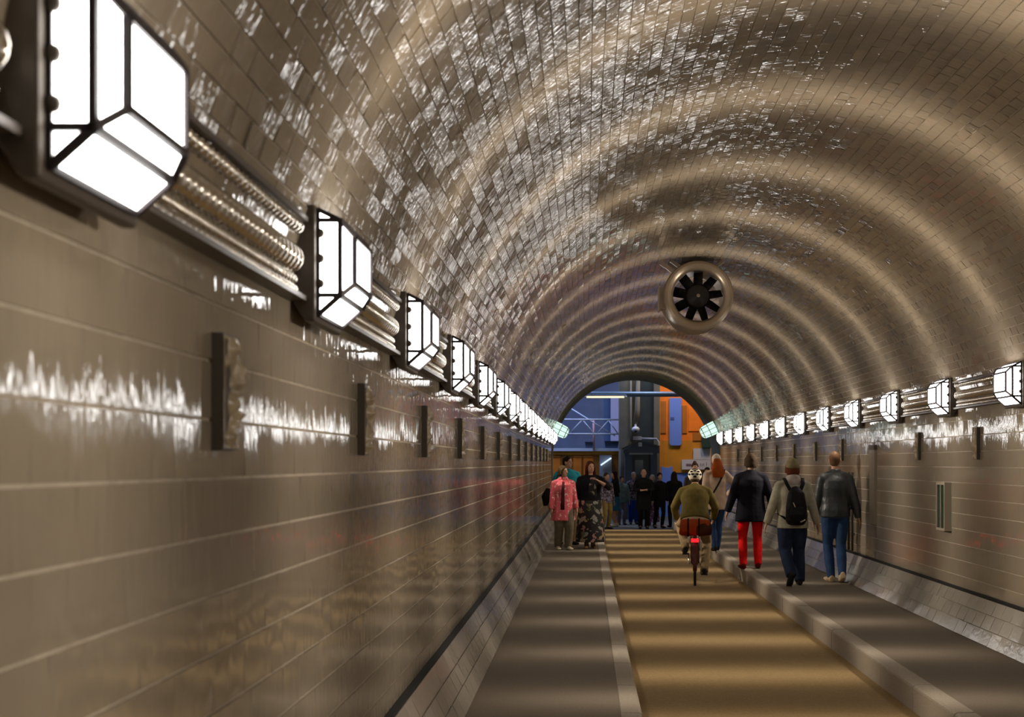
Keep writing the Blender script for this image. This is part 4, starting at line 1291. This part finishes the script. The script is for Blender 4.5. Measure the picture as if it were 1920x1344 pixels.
far('person in khaki trousers and a patterned shirt half hidden by the floral dress', 1137, 33.9, PI + 0.6, 886, top=PATT, bottom=fab('khaki', (0.24, 0.17, 0.06)), leg_w=1.1, shoe=DARKSH, hair=HAIRB)
far('dark haired woman in a black top and blue skirt seen from the side', 1152, 35.3, PI - 1.2, 883, top=BLACK, hem=0.92, skirt=fab('blue_skirt', (0.02, 0.13, 0.25)), skirt_hem=0.52, shoe=WHITE, hair=HAIRD, hair_style='long', hand_l=(-0.25, 0.2, 1.0), hand_r=(0.25, 0.2, 1.0))
far('person in a faded teal jacket beside the blue skirt', 1166, 36.2, PI + 0.2, 892, top=fab('faded_teal', (0.10, 0.16, 0.17)), top_w=1.4, bottom=fab('grey_bottom', (0.14, 0.12, 0.15)), shoe=DARKSH, hair=HAIRD)
far('grey haired person in a patterned purple shirt behind the man in black', 1188, 36.6, PI + 0.1, 885, top=PATT, bottom=fab('blue_bright', (0.02, 0.06, 0.40)), leg_w=1.2, shoe=DARKSH, hair=fab('ash_hair', (0.24, 0.22, 0.21)))
far('man dressed all in black holding his hands together at the far end', 1207, 34.0, PI, 879, build=1.15, top=BLACK, hem=0.55, hem_flare=1.05, top_w=1.5, bottom=BLACK, leg_w=1.2, shoe=BLACK, hair=fab('thin_hair', (0.20, 0.15, 0.11)), hair_style='bald', hand_l=(-0.04, 0.27, 1.14), hand_r=(0.06, 0.25, 1.13), elbow_l=(-1, -0.4, -0.3), elbow_r=(1, -0.4, -0.3), sleeves=0.9)
far('person in a purple speckled skirt between two dark figures', 1223, 35.9, PI - 0.2, 890, top=fab('dim_grey', (0.08, 0.085, 0.10)), skirt=PURPLE, skirt_hem=0.12, shoe=DARKSH, hair=fab('light_hair', (0.30, 0.27, 0.23)), hair_style='bob')
far('person in a short black jacket and slim black trousers with a pale belt', 1237, 34.4, PI + 0.3, 886, top=BLACK, hem=0.90, bottom=BLACK, leg_w=0.9, shoe=BLACK, hair=HAIRD, hair_style='short', foot_l=(-0.10, 0.0, 0.0), foot_r=(0.13, -0.1, 0.0))
far('hooded figure in black standing with legs apart left of the cyclist', 1264, 34.9, 0.2, 884, build=1.1, top=BLACK, hem=0.86, top_w=1.6, bottom=BLACK, leg_w=0.95, shoe=BLACK, hair=HAIRD, hair_style='long', foot_l=(-0.14, 0.0, 0.0), foot_r=(0.14, 0.05, 0.0))
far('dark clothed person with sunglasses and hair knot behind the cycle helmet', 1303, 29.0, PI, 867, top=fab('dim_brown', (0.03, 0.022, 0.018)), bottom=BLACK, shoe=BLACK, hair=fab('dark_brown_hair', (0.035, 0.015, 0.010)), hair_style='bun')
far('dark clothed person mostly hidden behind the rust scarf', 1326, 28.2, PI - 0.3, 876, z0=0.0 if spot(1326, 28.2) > 1.02 else ROAD_Z, top=fab('dark_plum', (0.035, 0.018, 0.022)), bottom=BLACK, shoe=BLACK, hair=HAIRD, hair_style='bob')

# ------------------------------------------------------------------ cyclist and bicycle
BX, BY = spot(1303, 18.2), 18.2
BROT = -0.088
bike = empty('bicycle', (BX, BY, ROAD_Z), BROT)
M['rubber'] = plain('tyre_rubber', (0.012, 0.011, 0.011), 0.8)
M['maroon'] = plain('maroon_paint', (0.10, 0.016, 0.014), 0.35, 0.1)
M['chrome'] = plain('bike_chrome', (0.5, 0.46, 0.42), 0.25, 1.0)
WR = 0.34
def wheel(y):
    w = empty('wheel', (0, y, WR)); w.parent = bike
    def ring(R_, r, name, mat, seg=40, rs=8):
        b = MB(); o = 0
        for i in range(seg):
            t = 2 * PI * i / seg
            for j in range(rs):
                a = 2 * PI * j / rs
                rad = R_ + r * math.cos(a)
                b.v.append((r * math.sin(a), rad * math.cos(t), rad * math.sin(t)))
        for i in range(seg):
            for j in range(rs):
                i2, j2 = (i + 1) % seg, (j + 1) % rs
                b.f.append((i * rs + j, i2 * rs + j, i2 * rs + j2, i * rs + j2))
        return b.build(name, mat, w, True)
    ring(WR - 0.021, 0.021, 'tyre', M['rubber']); ring(WR - 0.048, 0.010, 'rim', M['chrome'])
    spk = MB()
    for i in range(24):
        t = 2 * PI * i / 24; sx = 0.028 * (1 if i % 2 else -1)
        spk.bar((sx, 0.02 * math.cos(t + 0.6), 0.02 * math.sin(t + 0.6)), (0, (WR - 0.05) * math.cos(t), (WR - 0.05) * math.sin(t)), 0.003)
    spk.build('spokes', M['chrome'], w, fix=False)
    MB().tube([(-0.05, 0, 0), (0.05, 0, 0)], 0.02, 10).build('wheel_hub', M['chrome'], w, True)
RY, FYW = 0.34, 1.40   # rear contact sits 0.34 nearer than the rear hub
wheel(0.0); wheel(1.06)
fr = MB()
bb = Vector((0, 0.44, 0.29)); seat = Vector((0, 0.30, 0.86)); hd0 = Vector((0, 0.90, 0.66)); hd1 = Vector((0, 0.86, 0.88))
for a, b_, r in ((bb, seat, 0.017), (bb, hd0, 0.019), (seat * 0.55 + bb * 0.45, hd0 + Vector((0, -0.02, 0.06)), 0.016), (hd0, hd1, 0.02)):
    fr.tube([a, b_], r, 10)
for sx in (-1, 1):
    fr.tube([bb + Vector((sx * 0.03, 0, 0)), (sx * 0.055, 0.0, WR)], 0.010, 8)
    fr.tube([seat * 0.75 + bb * 0.25 + Vector((sx * 0.02, 0, 0)), (sx * 0.055, 0.0, WR)], 0.009, 8)
    fr.tube([hd0 + Vector((sx * 0.03, 0.0, -0.02)), (sx * 0.05, 1.0, 0.50), (sx * 0.05, 1.06, WR)], 0.011, 8)
fr.build('bike_frame', M['maroon'], bike, True)
MB().ball((0, 0.27, 0.925), (0.085, 0.13, 0.035), 14, 8).build('saddle', M['black'], bike, True)
MB().tube([seat, (0, 0.285, 0.92)], 0.013, 8).build('seat_post', M['chrome'], bike, True)
hbm = MB().tube([(-0.30, 0.70, 0.98), (-0.22, 0.80, 1.01), (0, 0.86, 1.0), (0.22, 0.80, 1.01), (0.30, 0.70, 0.98)], 0.012, 8)
hbm.tube([hd1, (0, 0.86, 1.0)], 0.013, 8); hbm.build('handlebar', M['chrome'], bike, True)
mg = MB()
pts = [(0, (WR + 0.03) * math.cos(t), WR + (WR + 0.03) * math.sin(t)) for t in np.linspace(0.35, PI + 0.25, 20)]
mg.tube(pts, (0.030, 0.006), 8, side=(1, 0, 0)); mg.build('mudguard', M['maroon'], bike, True)
rk = MB()
for sx in (-1, 1):
    rk.tube([(sx * 0.06, 0.22, 0.74), (sx * 0.06, -0.26, 0.74)], 0.006, 6); rk.tube([(sx * 0.06, -0.02, WR), (sx * 0.06, -0.16, 0.74)], 0.006, 6)
rk.tube([(-0.06, -0.26, 0.74), (0.06, -0.26, 0.74)], 0.006, 6); rk.build('rear_rack', M['dark_frame'], bike)
MB().box(-0.055, 0.055, -0.30, -0.27, 0.665, 0.715).build('rear_light', emissive('rear_light_glow', (1.0, 0.01, 0.015), 2.5), bike)
MB().box(-0.045, 0.045, -0.345, -0.315, 0.34, 0.62).build('rear_flap', M['maroon'], bike)
ck = MB().tube([(0.07, 0.44, 0.29), (0.09, 0.44, 0.29), (0.09, 0.36, 0.145)], 0.012, 8).tube([(-0.07, 0.44, 0.29), (-0.09, 0.44, 0.29), (-0.09, 0.52, 0.435)], 0.012, 8)
ck.lathe_y; ck.build('crank', M['chrome'], bike, True)
MB().box(0.09, 0.19, 0.31, 0.41, 0.13, 0.155).build('pedal', M['black'], bike); MB().box(-0.19, -0.09, 0.47, 0.57, 0.425, 0.45).build('pedal', M['black'], bike)
tag(bike, 'dark red bicycle with a red rear light ridden down the roadway', 'bicycle')
# roll bag on the rack
t = empty('roll_bag', (BX + math.sin(BROT) * 0.06, BY - 0.06, ROAD_Z + 0.745), BROT)
b = MB().tube([(-0.225, 0, 0.125), (-0.20, 0, 0.122), (0, 0, 0.125), (0.20, 0, 0.118), (0.225, 0, 0.118)], [0.10, 0.122, 0.128, 0.118, 0.10], 16, side=(0, 1, 0))
remeshed(b, 'bag_body', fab('rust_bag', (0.30, 0.045, 0.008)), t, 0.011, 3)
b = MB().tube([(0.02, -0.03, 0.11), (0.12, -0.035, 0.105), (0.232, -0.01, 0.11)], [0.10, 0.108, 0.10], 16, side=(0, 1, 0))
remeshed(b, 'dark_cover', fab('brown_cover', (0.05, 0.020, 0.010)), t, 0.011, 3)
for x in (-0.10, 0.06):
    MB().tube([(x, 0.135 * math.cos(a), 0.122 + 0.135 * math.sin(a)) for a in np.linspace(0, 2 * PI, 21)], (0.012, 0.004), 6, side=(1, 0, 0)).build('strap', BLACK, t, True)
tag(t, 'rust coloured roll bag strapped on the bicycle rack', 'bag')
p, J = person('cyclist in an olive jacket and black and white helmet riding away', (BX - math.sin(BROT) * 0.24, BY + 0.24, ROAD_Z), BROT, 1.72, build=1.12, lean=0.46, pelvis_z=1.0, pelvis_y=0.0,
       foot_l=(-0.155, 0.24, 0.46), foot_r=(0.150, 0.09, 0.155), pitch_l=0.12, pitch_r=-0.04, knee_out=0.35,
       hand_l=(-0.285, 0.46, 0.985), hand_r=(0.285, 0.46, 0.985), elbow_l=(-1, -0.3, -0.6), elbow_r=(1, -0.3, -0.6), head_pitch=0.12,
       top=OLIVE, hem=0.90, top_w=1.7, bottom=TAN, leg_w=1.10, shoe=DARKSH, hair=HAIRB, hair_style='short', hat='helmet', hat_mat=(fab('helmet_shell', (0.62, 0.55, 0.42), bump=0.0), BLACK))

sp = J['sp']
b = MB().tube([sp(0, 0, 0.90), sp(0, 0, 0.87), sp(0, 0.0, 0.80)], [(0.215, 0.160), (0.220, 0.165), (0.200, 0.150)], 18, side=(1, 0, 0))
remeshed(b, 'shirt_hem', fab('tan_shirt', (0.40, 0.29, 0.17)), p, 0.012, 3)

for o in list(bpy.data.objects):
    if o.type == 'MESH' and o.name.startswith('tmp'): bpy.data.objects.remove(o)
